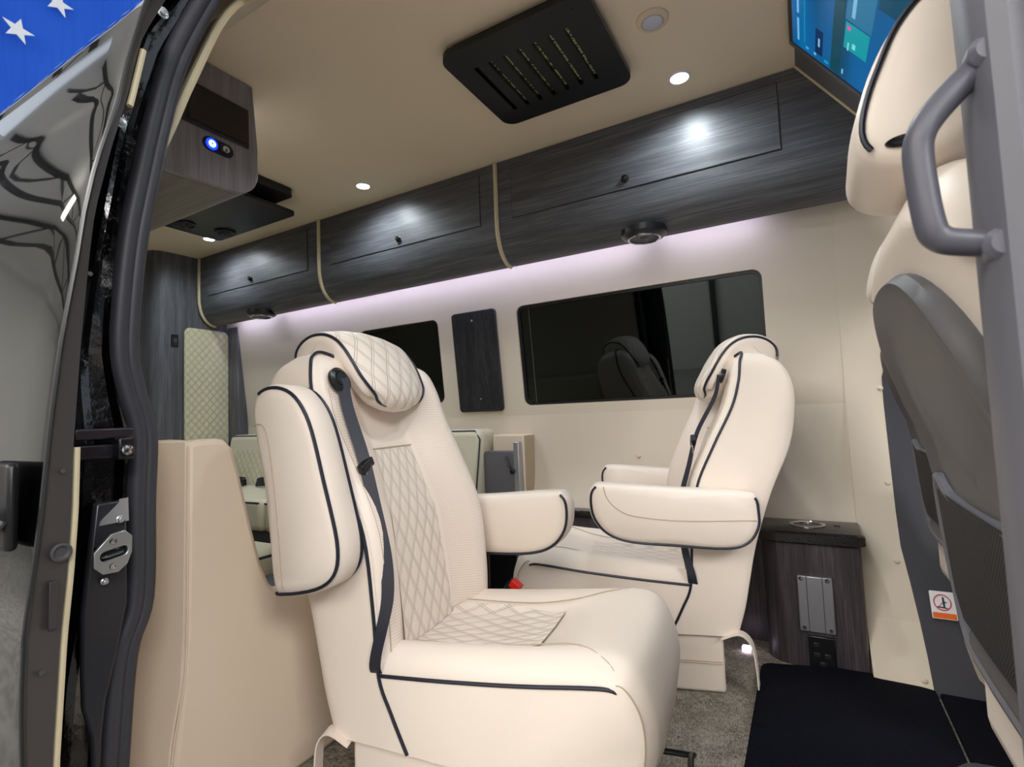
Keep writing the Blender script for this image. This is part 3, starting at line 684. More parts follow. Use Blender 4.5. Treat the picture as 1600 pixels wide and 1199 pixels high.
obj('casing', tvbox(.75, 1.690, .005, .62, .002, .022), mat('tv_grey', (112, 108, 116), .4), tv, .004)
obj('bezel', tvbox(.77, 1.658, .012, .60, .0, .0262), 'satin', tv, .002)
def screen_mat():
    m = mat('home_screen', (8, 8, 10), .15)
    t_ = N(m, 'ShaderNodeTexCoord'); s_ = N(m, 'ShaderNodeSeparateXYZ'); LK(m, t_.outputs['Object'], s_.inputs[0])
    n = noise(m, 1.0, scaled(m, (9, .6, 9)), 1)
    r = N(m, 'ShaderNodeValToRGB'); LK(m, n, r.inputs[0])
    r.color_ramp.elements[0].position = .38; r.color_ramp.elements[0].color = srgb((2, 62, 88))
    r.color_ramp.elements[1].position = .60; r.color_ramp.elements[1].color = srgb((0, 96, 160))
    LK(m, r.outputs[0], BS(m).inputs['Emission Color']); BS(m).inputs['Emission Strength'].default_value = 1.0; return m
sco = obj('screen', tvbox(.80, 1.646, .03, .585, .0265, .0275), screen_mat(), tv)
Tiles = [(1.405, 1.505, .210, .282, (0, 150, 160)), (1.15, 1.398, .208, .285, (34, 112, 150)), (.85, 1.14, .208, .285, (30, 90, 140)), (1.25, 1.64, .172, .203, (4, 66, 82)), (.85, 1.3, .29, .36, (6, 70, 96)), (1.510, 1.615, .116, .142, (2, 40, 84)), (1.25, 1.64, .058, .080, (0, 104, 158))]
for y0, y1, s0, s1, c in Tiles: obj('tile', tvbox(y0, y1, s0, s1, .0276, .0279), scr('tile_light', c, 1.0), sco)
for y0, y1, s0, s1, c in ((1.52, 1.614, .050, .057, (110, 175, 225)), (1.42, 1.50, .050, .057, (110, 175, 225)), (1.40, 1.605, .076, .0785, (30, 140, 195)), (1.545, 1.58, .126, .132, (130, 190, 225)), (1.477, 1.508, .222, .226, (140, 215, 225)), (1.600, 1.622, .212, .217, (120, 190, 210)), (1.47, 1.49, .236, .246, (120, 215, 220)), (1.416, 1.430, .216, .226, (225, 75, 165)), (1.618, 1.628, .082, .092, (70, 170, 210)), (1.618, 1.628, .112, .120, (110, 190, 220)), (1.618, 1.629, .15, .165, (20, 160, 175)), (1.30, 1.38, .225, .235, (120, 180, 215))):
    obj('screen_mark', tvbox(y0, y1, s0, s1, .0280, .0283), scr('mark_light', c, 1.0), sco)

# ================================================================ SOFAS
def slab(mb, prof, ys, mi=0, capmi=None, mif=None, sub=1):
    """prof(y) -> closed list of (x, z); rings across y"""
    mb.loft([[(x, y, z) for x, z in prof(y)] for y in ys], (1, 1), mi, capmi, mif)
SG = (206, 204, 178)
M['sofa'] = leather('pale_sofa_leather', (212, 206, 182))
# far sofa: long side runs along the far wall, seat faces the aisle (-y)
sf = thing('sofa', 'long pale leather sofa along the far wall at the rear, under the small window', 'sofa', (-2.2, 1.8, 0))
mb = MB(); mb.box(-3.18, -1.30, 1.56, 2.02, 0, .30); obj('base', rel(mb, sf), 'dgrey', sf, .01)
def cushion_y(x0, x1, y0, y1, z0, z1, bev=.03):
    m_ = MB(); m_.box(x0, x1, y0, y1, z0, z1); return m_
for a, b_ in ((-3.17, -2.24), (-2.235, -1.268)):
    c_ = obj('seat_cushion', rel(cushion_y(a, b_, 1.53, 1.95, .30, .45), sf), 'sofa', sf, .03, seg=4)
    mb = MB(); mb.tube([(a+.02, 1.532, .435), (b_-.02, 1.532, .435)], .004, 8); obj('piping', rel(mb, sf), 'piping', c_)
    mb = MB(); yb = lambda z: 1.90+(z-.45)*.18
    P = [[(x, yb(z)-(.0 if 0 else .0), z) for x in (a+.0, a+.03, (a+b_)/2, b_-.03, b_)] for z in (.42, .45, .6, .72, .745)]
    m2 = MB(); m2.loft([[(a+.005, yb(z), z), (b_-.005, yb(z), z), (b_-.005, yb(z)+.13, z), (a+.005, yb(z)+.13, z)] for z in (.42, .745)])
    bk_ = obj('back_cushion', rel(m2, sf), 'sofa', sf, .03, seg=4)
    mb = MB(); r = .03; pth = [(a+.012, yb(.45), .45), (a+.012, yb(.70)+.004, .70), (a+.045, yb(.735)+.01, .738), (b_-.045, yb(.735)+.01, .738), (b_-.012, yb(.70)+.004, .70), (b_-.012, yb(.45), .45)]
    mb.tube([(x, y-.001, z) for x, y, z in pth], .004, 8); obj('piping', rel(mb, sf), 'piping', bk_)
    m2 = MB(); m2.grid([[(x, yb(z)-.004, z) for x in (a+.10, b_-.10)] for z in (.46, .655)]); obj('quilted_insert', rel(m2, sf), 'quilt_green', bk_)
for x in (-2.95, -2.62):
    mb = MB(); mb.ribbon(cr([(x-.18, 1.885, .47), (x-.05, 1.84, .485), (x+.06, 1.87, .475)], 5), (0, .3, 1), .05, .004); b_ = obj('lap_belt', rel(mb, sf), 'belt', sf)
    mb = MB(); mb.box(x+.03, x+.10, 1.83, 1.86, .455, .495); obj('buckle', rel(mb, sf), 'black', b_, .005)
# end cabinet of the far sofa, with a stowed folding table
ec = thing('sofa_end_cabinet', 'boxy cream vinyl end cabinet at the front end of the far sofa', 'cabinet', (-1.165, 2.04, 0))
mb = MB(); mb.box(-1.245, -1.085, 2.0, 2.095, 0, .716); obj('body', rel(mb, ec), 'console', ec, .006)
mb = MB(); mb.box(-1.088, -1.082, 2.004, 2.094, 0, .712); obj('shaded_side', rel(mb, ec), mat('shaded_side_tone', (176, 160, 132), .5), ec, .002)  # taupe sheet: shading of the cabinet's side face put into its colour
ft = thing('folding_table', 'dark grey folded table leaf with silver rail at the end of the far sofa', 'folding table', (-1.14, 1.96, .0))
pl = rrect(-1.272, -1.115, .30, .648, .02)
prism('leaf', [(x+1.14, z) for x, z in pl], [], lambda u, v, w: (u, w, v), .022, mat('leaf_grey', (104, 103, 107), .5), ft, .004)
mb = MB(); mb.box(-1.115, -1.088, 1.955, 1.985, .02, .686); obj('rail', rel(mb, ft), 'alu', ft, .003)
mb = MB(); mb.box(-1.262, -1.135, 1.962, 1.990, .02, .30); obj('lower_box', rel(mb, ft), 'black', ft, .004)
mb = MB(); mb.tube([(-1.148, 1.95, .622), (-1.132, 1.944, .585), (-1.118, 1.950, .562)], .006, 8); mb.disc((-1.118, 1.95, .560), (0, -1, 0), [(.011, -.005), (.011, .008), (.006, .012)], 14); obj('latch', rel(mb, ft), 'black', ft)
# near sofa behind the wing panel
ns = thing('sofa', 'pale leather sofa on the near side of the aisle, glimpsed over the cream wing panel', 'sofa', (-2.2, .75, 0))
mb = MB(); mb.box(-3.2, -1.26, .50, .93, 0, .34); obj('base', rel(mb, ns), 'dgrey', ns, .008)
mb = MB(); mb.box(-1.312, -1.20, .66, 1.02, 0, .392); obj('plinth', rel(mb, ns), mat('slate_plastic', (72, 76, 84), .5), ns, .006)
mb = MB(); mb.box(-3.2, -1.32, .50, 1.0, .33, .455); c_ = obj('seat_cushion', rel(mb, ns), 'sofa', ns, .03, seg=4)
mb = MB(); mb.tube([(-1.322, .53, .437), (-1.322, .98, .437)], .004, 8); obj('piping', rel(mb, ns), 'piping', c_)
mb = MB(); mb.box(-3.2, -1.30, .50, .60, .455, .745); obj('back_cushion', rel(mb, ns), 'sofa', ns, .03, seg=4)
# cream wing panel closing the near sofa's end
wg = thing('wing_partition', 'tall cream vinyl wing panel just inside the door opening, stepping down toward the aisle', 'panel', (-1.13, .75, 0))
prof = [(.545, 0), (1.10, 0), (1.10, .40)]
prof += [(1.10-.02*(1-math.cos(a*PI/12)), .40+.02*math.sin(a*PI/12)) for a in range(1, 7)]
prof += [(.80, .420)] + [(.80-.05*math.sin(k*PI/12), .47-.05*math.cos(k*PI/12)) for k in range(1, 6)]
prof += [(.738, .49), (.715, .58), (.690, .69), (.672, .755), (.655, .772), (.64, .776), (.60, .776)]
prof += [(.575, .772), (.572, .4), (.560, .25), (.545, .12)]
prism('panel', [(y-.75, z) for y, z in prof], [], lambda u, v, w: (w, u, v), .055, 'console', wg, .012)
wtab = [(0, .535), (.2, .548), (.3, .566), (.4, .572), (.776, .575)]
mb = MB(); mb.loft([[(-1.076, lerp_tab(wtab, z), z), (-1.13, lerp_tab(wtab, z)-.020, z), (-1.25, lerp_tab(wtab, z)-.055, z), (-1.25, lerp_tab(wtab, z)+.06, z), (-1.13, .60, z)] for z in (0, .2, .3, .4, .6, .772, .776)]); obj('side_return', rel(mb, wg), 'console', wg, .005, angle=60)
mb = MB(); mb.tube(cr([(-1.0745, lerp_tab(wtab, z)+.003, z) for z in (0, .1, .2, .3, .4, .6, .765)], 4), .0018, 6); obj('seam', rel(mb, wg), 'console', wg)
# black carpet of the cab, mat
mt = thing('carpet_mat', 'black carpet mat with rounded corner on the floor behind the front seats', 'mat', (.3, 1.5, 0))
pl = [(-.168, .55)]+[(-.168+.04*(1-math.cos(a*PI/12)), 1.79-.04+.04*math.sin(a*PI/12)) for a in range(0, 7)]+[(.02, 1.835), (.13, 1.84), (.255, 1.80), (.255, .55)]
prism('mat', [(x-.3, y-1.5) for x, y in pl], [], lambda u, v, w: (u, v, .001+w), .018, 'carpet', mt, .005)
prism('front_section', [(x-.3, y-1.5) for x, y in ((.262, .55), (.262, 1.79), (1.6, 1.79), (1.6, .55))], [], lambda u, v, w: (u, v, .001+w), .018, 'carpet', mt, .005)
mb = MB(); mb.loft([[(x, y, z) for x, y in ((.12+e, .60), (.12+e, 1.25-e), (.22+e, 1.37-e), (.75, 1.42-e), (.75, .60))] for z, e in ((.019, 0), (.075, .006), (.095, .03))]); 
tag(obj('seat_plinth', mb, mat('plinth_grey', (58, 62, 70), .6), None, .008, angle=30), 'dark grey moulded plinth under the front passenger seat', 'seat base')

# ================================================================ CAPTAIN'S CHAIRS
HW = .215
LV = [  # Rx, Rz, Px, Pz, bulge, centre, hw, q
    (-.262, .165, -.080, .165, .00, .00, .215, .50),
    (-.285, .24, -.115, .235, .02, .00, .215, .50),
    (-.300, .31, -.142, .30, .052, -.014, .215, .50),
    (-.325, .42, -.152, .42, .064, -.018, .215, .48),
    (-.372, .56, -.172, .57, .070, -.018, .215, .45),
    (-.428, .69, -.224, .69, .078, -.008, .215, .38),
    (-.448, .80, -.280, .80, .084, -.002, .215, .36),
    (-.443, .87, -.303, .875, .080, .004, .213, .36),
    (-.420, .920, -.312, .928, .056, .004, .205, .36),
    (-.385, .950, -.330, .956, .018, .0, .180, .36)]
def back_ring(L, rb=1.0, lb=1.0):
    Rx, Rz, Px, Pz, b, c, hw, q = L; R = Vector((Rx, 0, Rz)); Pp = Vector((Px, 0, Pz)); d = (Pp-R).normalized(); Ln = (Pp-R).length
    def pt(y, o): p = R+d*(Ln+o); return Vector((p.x, y, p.z))
    b0 = b; b = b0*lb
    def pr(y, f): p = R+d*(Ln*f); return Vector((p.x, y, p.z))
    half = [pt(0, c), pt(q*.7*hw, c), pt(q*1.02*hw, c+.15*b), pt((q*.35+.65)*hw-.02, b*.97), pt(.90*hw, b*.86), pt(.975*hw, b*.35), pt(hw, 0), pr(hw, .6), pr(hw, .22), pr(.975*hw, .05), pr(.90*hw, 0), pr(.5*hw, -.04), pr(0, -.05)]
    b = b0*rb
    h2 = [pt(0, c), pt(q*.7*hw, c), pt(q*1.02*hw, c+.15*b), pt((q*.35+.65)*hw-.02, b*.97), pt(.90*hw, b*.86), pt(.975*hw, b*.35), pt(hw, 0), pr(hw, .6), pr(hw, .22), pr(.975*hw, .05), pr(.90*hw, 0), pr(.5*hw, -.04), pr(0, -.05)]
    other = [Vector((p.x, -p.y, p.z)) for p in h2[1:-1]][::-1]
    return cr(half+other, 4, True)
def q_at(z):
    return lerp_tab([(l[3], l[7]) for l in LV], z)
def px_at(z): return lerp_tab([(l[3], l[2]+l[5]) for l in LV], z)
zp = [(-.16, .300), (0, .312), (.15, .327), (.27, .343), (.33, .349), (.40, .349)]
def cush_prof(y):
    f = min(1, abs(y)/HW)
    off = lerp_tab([(0, .002), (.45, .006), (.55, .022), (.75, .048), (.90, .038), (.97, .020), (1.0, 0)], f)
    fo = lerp_tab([(0, .040), (.5, .042), (.8, .042), (.92, .030), (1.0, 0)], f)
    nose = lerp_tab([(0, .0), (.7, -.004), (.9, -.014), (1.0, -.034)], f)
    def z(x, k): return lerp_tab(zp, x)+off*(1-k)+fo*k
    pts = [(-.16, .165), (0.1, .160), (.30+nose, .160), (.358+nose, .175), (.388+nose, .215), (.398+nose, .265), (.392+nose, .315), (.368+nose, .349+fo*.45), (.325+nose*.5, .347+fo*.92), (.26, z(.26, .95)), (.20, z(.20, .6)), (.13, z(.13, .15)), (.02, z(.02, 0)), (-.08, z(-.08, 0)), (-.16, z(-.16, 0))]
    P = cr([(x, 0, z_) for x, z_ in pts], 4, False)
    return [(p.x, p.z) for p in P]
def arm_profile():
    return cr([(-.325, 0, .52), (-.318, 0, .560), (-.28, 0, .572), (-.10, 0, .583), (.08, 0, .597), (.118, 0, .588), (.130, 0, .555), (.122, 0, .50), (.085, 0, .455), (.02, 0, .432), (-.10, 0, .422), (-.24, 0, .420), (-.295, 0, .438), (-.322, 0, .48)], 4, True)
def build_arm(parent, side, up, label=None):
    """side = +1 / -1 (local y); y from .218 to .292"""
    A = arm_profile()
    if up:   # turned up to stand along the backrest
        A = cr([(-.392, 0, .835), (-.376, 0, .872), (-.335, 0, .884), (-.285, 0, .870), (-.245, 0, .825), (-.215, 0, .75), (-.183, 0, .635), (-.168, 0, .555), (-.180, 0, .505), (-.225, 0, .475), (-.31, 0, .458), (-.334, 0, .470), (-.350, 0, .57), (-.372, 0, .71)], 4, True)
    cx = sum(p.x for p in A)/len(A); cz = sum(p.z for p in A)/len(A)
    ys = [(.216, .035), (.222, .008), (.232, 0), (.276, 0), (.288, .010), (.294, .030)]
    mb = MB(); R = []
    for y, ins in ys:
        ring = []
        for p in A:
            d = Vector((p.x-cx, 0, p.z-cz)); k = max(0, 1-ins/ max(.04, d.length)); ring.append((cx+d.x*k, side*y, cz+d.z*k))
        R.append(ring)
    mb.loft(R)
    a = obj('armrest', mb, 'leather', parent, angle=50, label=label)
    # piping round the outer and inner rims (not along the padded top)
    nA = len(A); keep = [i for i in range(nA)]
    for y, ins in ((.288, .008), (.221, .006)):
        loop = []
        for p in A:
            d = Vector((p.x-cx, 0, p.z-cz)); k = 1-ins/max(.04, d.length); loop.append((cx+d.x*k, side*y, cz+d.z*k))
        seg = loop[4*4+3:]+loop[:5] if not up else loop[1*4:11*4]
        mb = MB(); mb.tube(seg, .0036, 8); obj('piping', mb, 'piping', a)
    # stitched seam of the padded top on the outer face
    if up: sp_ = cr([(-.385, 0, .800), (-.355, 0, .800), (-.338, 0, .76), (-.318, 0, .62), (-.305, 0, .475)], 6)
    else: sp_ = cr([(.085, 0, .590), (.075, 0, .555), (.045, 0, .525), (.0, 0, .508), (-.12, 0, .497), (-.31, 0, .500)], 6)
    mb = MB(); mb.tube([(p.x, side*.2945, p.z) for p in sp_], .0014, 6); obj('seam', mb, 'seam', a)
    return a
def make_chair(label, pose, right_up):
    t = thing('captain_chair', label, 'armchair', (pose[0], pose[1], 0), math.radians(pose[2]))
    # pedestal
    mb = MB(); mb.box(-.222, .20, -.20, .20, .002, .168); p_ = obj('pedestal', mb, 'leather', t, .010, seg=3)
    for z in (.082, .088):
        mb = MB(); mb.tube([(-.2235, -.19, z), (-.2235, .19, z)], .0012, 6); mb.tube([(-.215, .2015, z), (.195, .2015, z)], .0012, 6); mb.tube([(-.215, -.2015, z), (.195, -.2015, z)], .0012, 6); obj('seam', mb, 'seam', p_)
    # backrest
    rings = [[Vector(p) for p in back_ring(L, .38 if right_up else .8, 1.0 if right_up else .30)] for L in LV]
    mb = MB(); mb.loft(smooth_rings(rings, 5), mif=lambda i, j: 1 if 9 <= i <= 36 and (8 <= j < 16 or 80 <= j < 88) else 0); bk_ = obj('backrest', mb, ['leather', 'perf'], t, angle=60)
    # quilted insert
    P = []
    for i in range(15):
        z = .30+(.735-.30)*i/14; q = q_at(z)*HW*.98
        P.append([(px_at(z)+.005-.0*abs(j), q*j/5, z) for j in range(-5, 6)])
    mb = MB(); mb.grid(P); obj('quilted_insert', mb, 'quilt', bk_)
    mb = MB(); z = .735; q = q_at(z)*HW; mb.tube([(px_at(z)+.006, q*j/4, z) for j in range(-4, 5)], .002, 6); obj('seam', mb, 'seam', bk_)
    # piping down both side edges of the backrest, looping over the shoulder
    for s in (-1, 1):
        L2 = [(l[2]+.001, s*(l[6]+.0015), l[3]) for l in LV]
        pth = cr(L2[:8]+[(-.310, s*.207, .930), (-.318, s*.192, .950), (-.322, s*.170, .960), (-.318, s*.145, .958), (-.30, s*.122, .945)], 5)
        mb = MB(); mb.tube(pth, .0036, 8); obj('piping', mb, 'piping', bk_)
        # stitched seam along the bolster
        pth = cr([(l[2]+l[4]*((.66 if s < 0 else .25) if not right_up else (.31 if s < 0 else .83))+.001, s*l[6]*.90, l[3]) for l in LV[2:8]], 4)
        mb = MB(); mb.tube(pth, .0012, 6); obj('seam', mb, 'seam', bk_)
    # cushion
    ys = [-HW, -.97*HW, -.90*HW, -.82*HW, -.75*HW, -.65*HW, -.55*HW, -.45*HW, -.2*HW, 0, .2*HW, .45*HW, .55*HW, .65*HW, .75*HW, .82*HW, .90*HW, .97*HW, HW]
    mb = MB(); slab(mb, cush_prof, ys); cu = obj('seat_cushion', mb, 'leather', t, angle=50)
    P = []
    for i in range(13):
        x = -.15+(.152+.15)*i/12; row = []
        for j in range(-5, 6):
            y = (.118-.03*max(0, x)/.165)*j/5; off = lerp_tab([(0, .002), (.45, .006), (.55, .022)], abs(y)/HW)
            fo = .041; k = lerp_tab([(0, 0), (.13, .15), (.20, .6)], x)
            row.append((x, y, lerp_tab(zp, x)+off*(1-k)+fo*k+.004))
        P.append(row)
    mb = MB(); mb.grid([list(r) for r in zip(*P)] if 0 else P); obj('quilted_insert', mb, 'quilt', cu)
    for s in (-1, 1):
        mb = MB(); mb.tube(cr([(-.138, s*(HW+.001), .3018), (0, s*(HW+.001), .3125), (.15, s*(HW+.001), .3275), (.27, s*(HW+.001), .3435), (.315, s*(HW-.001), .346), (.335, s*(HW-.006), .336)], 5), .0036, 8); obj('piping', mb, 'piping', cu)
        mb = MB(); mb.tube([(x+.0006, s*(HW*.985+.0012), z) for x, z in cush_prof(HW*.985)[10:31]], .0012, 6); obj('seam', mb, 'seam', cu)
        mb = MB(); mb.tube(cr([(-.12, s*.125, .337), (.05, s*.122, .345), (.16, s*.125, .363), (.25, s*.15, .384), (.31, s*.19, .378), (.33, s*.205, .352)], 5), .0013, 6); obj('seam', mb, 'seam', cu)
    # headrest: padded roll draped over the top
    HP = [(-.405, .915), (-.428, .945), (-.422, .980), (-.388, 1.005), (-.342, 1.008), (-.300, .988), (-.268, .948), (-.245, .908), (-.228, .875), (-.226, .850), (-.244, .840), (-.268, .852), (-.288, .885), (-.305, .918), (-.335, .935), (-.37, .93)]
    WS = [1, 1, 1, 1, 1, 1, .99, .95, .84, .66, .60, .66, .84, .95, 1, 1]
    H = cr([(x, 0, z) for x, z in HP], 4, True); Wd = [v.x for v in cr([(w, 0, 0) for w in WS], 4, True)]
    mb = MB(); R = []
    for y, ins in ((-.136, .020), (-.135, .008), (-.129, 0), (-.115, -.005), (-.06, -.010), (0, -.012), (.06, -.010), (.115, -.005), (.129, 0), (.135, .008), (.136, .020)):
        ring = []
        for i, p in enumerate(H):
            a, c = H[i-1], H[(i+1) % len(H)]; tn = (c-a).normalized(); nn = Vector((tn.z, 0, -tn.x))
            q = p+nn*ins*(1.7 if ins < 0 else 1); ring.append((q.x, y*Wd[i], q.z))
        R.append(ring)
    k0, k1 = 2*4, 9*4+2
    mb.loft(R, mif=lambda i, j: 1 if (k0 <= j < k1 and 2 <= i <= 7) else 0); hr = obj('headrest', mb, ['leather', 'quilt_hr'], t, angle=50)
    idx = list(range(4, 38, 3)); i_ = 38
    left = [(H[i].x+.002, -.1325*Wd[i], H[i].z-.001) for i in idx]; right = [(x, -y, z) for x, y, z in left][::-1]
    e = H[i_]; w = .1325*Wd[i_]; mid = [(e.x+.006, -w*.62, e.z-.008), (e.x+.009, 0, e.z-.012), (e.x+.006, w*.62, e.z-.008)]
    mb = MB(); mb.tube(cr(left+mid+right, 4), .0036, 8); obj('piping', mb, 'piping', hr)
    # arms: the -y side one may be folded up
    build_arm(t, 1, False); build_arm(t, -1, right_up, 'armrest folded upright' if right_up else None)
    # belt over the outboard shoulder
    s = -1 if right_up else 1
    hx, hz = -.262, .893
    mb = MB(); n_ = Vector((.93, 0, .36)).normalized(); mb.disc(Vector((hx-.006, s*.165, hz)), n_, [(.030 if right_up else .022, -.004), (.030 if right_up else .022, .004), (.021, .008), (.018, .005)], 28); bg = obj('belt_guide', mb, 'black', t)
    mb = MB(); mb.disc(Vector((hx-.004, s*.165, hz))+n_*.004, n_, [(.018, 0), (.017, .003)], 20); obj('guide_slot', mb, 'satin', bg)
    bp = [(hx+.004, s*.166, hz+.004), (hx+.020, s*.172, hz-.06), (-.198, s*.180, .73), (-.168, s*.184, .63), (-.138, s*.190, .525), (-.126, s*.202, .45), (-.132, s*.216, .39), (-.142, s*.221, .345), (-.146, s*.220, .315), (-.152, s*.196, .285)]
    if not right_up: bp = [(x+(.012 if .5 < z < .8 else .0), y, z) for x, y, z in bp]
    pth = cr(bp, 6); n2 = len(pth)
    sides = [Vector(((.30 if right_up else .10)+(.75 if right_up else .9)*(i/n2)**(2 if right_up else 6), s*-.60*max(0, 1-1.35*i/n2), .10)) for i in range(n2)]
    mb = MB(); mb.ribbon(pth, sides, .026, .002); sb = obj('seat_belt', mb, 'belt', t)
    c_ = Vector((-.190+(0 if right_up else .016), s*.180, .708))
    mb = MB(); mb.box(-.008, .008, -.020, .020, -.010, .010); mb.v = [(Matrix.Rotation(.5, 3, 'X') @ Vector(v) + c_)[:] for v in mb.v]; tg = obj('belt_tongue', mb, 'black', sb, .003)
    mb = MB(); mb.box(-.002, .002, -.010, .010, -.040, -.008); mb.v = [(Matrix.Rotation(.35, 3, 'X') @ Vector(v) + c_+Vector((.004, 0, 0)))[:] for v in mb.v]; obj('tongue_blade', mb, 'chrome', tg, .002)
    # buckle on the other side
    mb = MB(); c_ = Vector((-.060, -s*.262, .318)); rot = Matrix.Rotation(math.radians(38), 3, 'Y')
    mb.box(-.018, .018, -.013, .013, -.09, .032); mb.v = [(rot @ Vector(v) + c_)[:] for v in mb.v]; bc = obj('buckle', mb, 'black', t, .005)
    mb = MB(); mb.box(-.012, .019, -.0135, .0135, .014, .035); mb.v = [(rot @ Vector(v) + c_)[:] for v in mb.v]; obj('release_button', mb, 'red', bc, .002)
    # hanging leather strap at the rear lower corner
    mb = MB(); s2 = s
    mb.ribbon(cr([(-.215, s2*.212, .160), (-.262, s2*.214, .176), (-.292, s2*.212, .150), (-.302, s2*.21, .09), (-.305, s2*.205, .03)], 6), (.25, s2*.9, 0), .035, .003); obj('strap', mb, 'leather', t)
    # adjuster bar under the front
    mb = MB(); mb.tube(cr([(.22, s*.19, .10), (.34, s*.185, .10), (.40, s*.16, .115), (.415, s*.10, .118), (.415, -s*.02, .118), (.40, -s*.06, .10), (.22, -s*.06, .09)], 5), .006, 10); obj('adjuster_bar', mb, 'satin', t)
    return t
make_chair('cream quilted leather armchair with right armrest folded up, nearest the open door', (-.648, 1.0, 7.3), True)
make_chair('cream leather armchair facing the rear, both armrests down, beside the large window', (-.51, 1.708, 195.9), False)

# ================================================================ FRONT SEATS
def front_seat(label, off, cy):
    t = thing('front_seat', label, 'car seat', (off, cy, 0))
    def xb(z): return lerp_tab([(.43, .200), (.5, .195), (.6, .187), (.70, .180), (.74, .172), (.80, .150), (.88, .124), (.94, .108), (1.0, .096)], z)
    # backrest body: outline in (x, z), puffed towards the middle
    ys = [-.245, -.235, -.20, -.12, 0, .12, .20, .235, .245]
    def prof(y):
        f = abs(y)/.245; top = 1.045-.10*max(0, f-.55)**2*4; ins = lerp_tab([(0, 0), (.8, .004), (.95, .016), (1, .035)], f)
        pts = [(xb(.44)+ins, .44), (xb(.6)+ins, .60), (xb(.8)+ins, .80), (xb(.94)+ins, .94), (xb(1.0)+ins+.002, top-.05), (xb(1.0)+.03+ins, top-.006-ins*.4), (.17, top-ins*.6), (.215, top-.03-ins*.6), (.245-ins, .93), (.265-ins, .75), (.30-ins, .56), (.32-ins, .44)]
        return [(p.x, p.z) for p in cr([(a, 0, b) for a, b in pts], 4, True)]
    mb = MB(); slab(mb, prof, ys); obj('backrest', mb, 'leather', t, angle=50)
    # moulded grey back shell with raised rim
    def arch(sc, zt, zb=.43, n=10):
        w = .215*sc; out = []
        for k in range(n+1):
            a = PI*k/n; c_, s_ = math.cos(a), math.sin(a)
            out.append((w*abs(c_)**.75*(1 if c_ > 0 else -1), zt-.20*sc+.20*sc*abs(s_)**.8))
        L_ = [(w*1.04, zb+.10), (w*.95, zb+.02), (w*.8, zb)]
        return L_[::-1]+out+[(-a, b) for a, b in L_]
    O = cr([(0, y, z) for y, z in arch(1, .948)], 3, True)
    def ring(s, n_): return [(xb(.70+(p.z-.70)*s)-n_, p.y*s, .70+(p.z-.70)*s) for p in O]
    mb = MB(); mb.loft([ring(1.0, -.02), ring(1.005, .006), ring(.97, .018), ring(.90, .020), ring(.84, .010), ring(.5, .012), ring(.05, .014)])
    sh = obj('back_shell', mb, mat('shell_grey', (84, 82, 84), .5), t, angle=45)
    # netting pocket with frame
    pk = [(-.200, .685), (-.12, .662), (.12, .662), (.200, .685), (.215, .60), (.205, .50), (.15, .445), (-.15, .445), (-.205, .50), (-.215, .60)]
    Pk = cr([(0, a, b) for a, b in pk], 3, True)
    mb = MB(); mb.tube([(xb(p.z)-.014, p.y*.94, p.z) for p in Pk], .009, 8, True); pf = obj('pocket_frame', mb, 'mgrey', sh)
    mb = MB(); mb.grid([[(xb(z)-.020-.004*math.cos(y*7), y*.94, z) for y in [(-.20+.4*j/8)*(.85 if z < .5 else 1) for j in range(9)]] for z in (.49, .52, .56, .60, .64, .668)]); obj('pocket_net', mb, 'net', pf)
    # headrest
    ys = [-.130, -.125, -.110, -.06, -.03, .0, .045, .060, .065]
    def hp(y):
        f = abs(y+.0325)/.0975; ins = lerp_tab([(0, -.004), (.85, 0), (.96, .008), (1, .022)], f); cx, cz = .125, 1.15
        pts = [(.082, 1.062), (.068, 1.090), (.076, 1.140), (.094, 1.185), (.116, 1.218), (.145, 1.240), (.180, 1.235), (.200, 1.19), (.198, 1.12), (.190, 1.08), (.165, 1.062), (.12, 1.048)]
        out = []
        for p in cr([(a, 0, b) for a, b in pts], 4, True):
            d = Vector((p.x-cx, 0, p.z-cz)); k = 1-ins/d.length; out.append((cx+d.x*k, cz+d.z*k))
        return out
    mb = MB(); slab(mb, hp, ys); hr = obj('headrest', mb, 'leather', t, angle=50)
    for s in (-1, 1):
        mb = MB(); mb.tube([(x, -.0325+s*.095, z) for x, z in hp(.0605)[1:24]], .0032, 8); obj('piping', mb, 'piping', hr)
        mb = MB(); mb.disc((.108, -.0325+s*.0975, 1.078), (0, s, 0), [(.012, 0), (.011, .002), (.008, .0005)], 18); mb.v = [((v[0]-.105)*1.5+.105, v[1], (v[2]-1.072)*.55+1.072) for v in mb.v]; obj('adjuster_slot', mb, 'black', hr)
    for y in (-.07, .01):
        mb = MB(); mb.tube([(.14, y, .99), (.137, y, 1.06)], .006, 10); obj('headrest_post', mb, 'chrome', t)
    # cushion and its skirt
    mb = MB(); mb.box(.20, .72, -.245, .245, .30, .46); obj('seat_cushion', mb, 'leather', t, .04, seg=4)
    mb = MB(); P = []
    for i in range(13):
        y = -.25+.58*i/12; P.append([(.203+.030*k-.010*math.sin(i*1.1)*k, y, .58-.24*k-.03*k*math.sin(i*.7)) for k in (0, .3, .6, 1)])
    mb.grid(P); mb.grid([[(a[0]+.006, a[1], a[2]) for a in r] for r in P][::-1]); obj('fabric_skirt', mb, 'console', t)
    mb = MB(); P = []
    for i in range(13):
        y = -.24+.50*i/12; P.append([(.240+.02*k+.008*math.sin(i*.9), y, .36-.31*k) for k in (0, .3, .6, 1)])
    mb.grid(P); mb.grid([[(a[0]+.006, a[1], a[2]) for a in r] for r in P][::-1]); obj('fabric_skirt', mb, 'console', t)
    mb = MB(); mb.box(.30, .70, -.19, .19, .022 if off else .10, .30); obj('seat_base', mb, 'dgrey', t, .01)
    return t
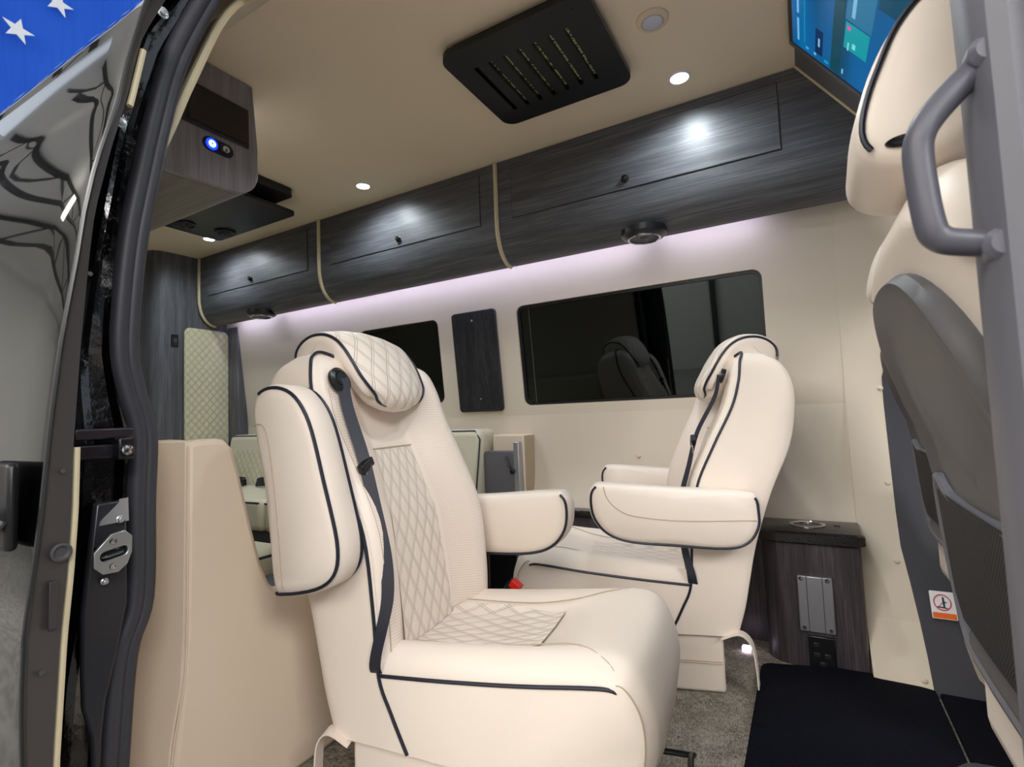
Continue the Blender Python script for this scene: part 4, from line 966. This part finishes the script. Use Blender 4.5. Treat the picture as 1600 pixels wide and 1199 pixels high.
front_seat('cream leather front passenger seat with grey back shell, beside the grab handle', 0.0, .80)
front_seat('cream leather driver seat partly hidden behind the front passenger seat', .095, 1.64)

# ================================================================ THE HALL OUTSIDE
st(boxo('hall_wall_back', (-16, 9, -9.2, -9.0, -.7, 6.5), 'hallwall', bevel=0))
st(boxo('hall_wall_side', (-16.2, -16, -12, 6, -.7, 9), 'hallwall', bevel=0))
st(boxo('hall_roof', (-16, 9, -9.2, -.5, 6.5, 6.6), mat('hall_roof_white', (200, 200, 198), .8), bevel=0))
for k in range(7):
    x = -14+k*3.2
    tr = bpy.data.objects.new('hall_roof_truss', None); COL.objects.link(tr); tr.location = (x, -5, 6.2); tr['kind'] = 'structure'
    mb = MB(); mb.box(-.06, .06, -4, 4.4, -.55, -.45); mb.box(-.06, .06, -4, 4.4, .15, .25); obj('chord', mb, 'truss', tr)
    mb = MB()
    for j in range(9): mb.tube([(0, -4+j*.95, -.5 if j % 2 else .2), (0, -3.05+j*.95, .2 if j % 2 else -.5)], .035, 6)
    obj('web', mb, 'truss', tr)
for k in range(4):
    mb = MB(); x = -11+k*4.6; mb.box(x, x+.12, -8.98, -8.86, -.7, 6.5); st(obj('hall_column', mb, 'truss'))
hl = mat('bay_light', (255, 255, 255), .5, emit=(255, 250, 240), es=9)
for k in range(4):
    for y in (-3.2, -6.4):
        mb = MB(); x = -11+k*4.2; mb.box(x, x+1.6, y, y+.35, 5.55, 5.62); st(obj('hall_bay_light', mb, hl))
# flag hanging in the hall
fl = thing('flag', 'large blue flag canton with white stars and red and white stripes hanging in the hall', 'flag', (-7.2, 0, 0))
mb = MB(); navy = mat('flag_blue', (44, 96, 205), .8, spec=.1); bump(navy, noise(navy, 1.0, scaled(navy, (1, 3.2, .3)), 3), .6, .15)
n_ = 24
def wav(y, z): return .04*math.sin(y*7+z*.4)
mb.grid([[(wav(y, z), y, z) for y in [.1+3.6*j/n_ for j in range(n_+1)]] for z in (3.4, 4.4, 5.4, 6.4, 7.4)]); obj('canton', mb, navy, fl)
for k in range(7):
    mb = MB(); z0 = 3.4-(k+1)*.5; mb.grid([[(wav(y, z), y, z) for y in [.1+3.6*j/n_ for j in range(n_+1)]] for z in (z0, z0+.5)]); obj('stripe', mb, mat('stripe_red', (190, 30, 40), .8) if k % 2 == 0 else 'white', fl)
def star(cy, cz, r):
    out = []
    for k in range(10):
        a = PI/2+k*PI/5-.15; rr = r if k % 2 == 0 else r*.40; out.append((cy+rr*math.cos(a), cz+rr*math.sin(a)))
    return out
for r_ in range(-2, 4):
    for c_ in range(-3, 4):
        y = 2.05+.68*c_+.34*(r_ % 2); z = 5.15+.54*r_
        if .25 < y < 3.5: prism('star', star(y, z, .140), [], lambda u, v, w: (.09+w, u, v), .01, 'white', fl)
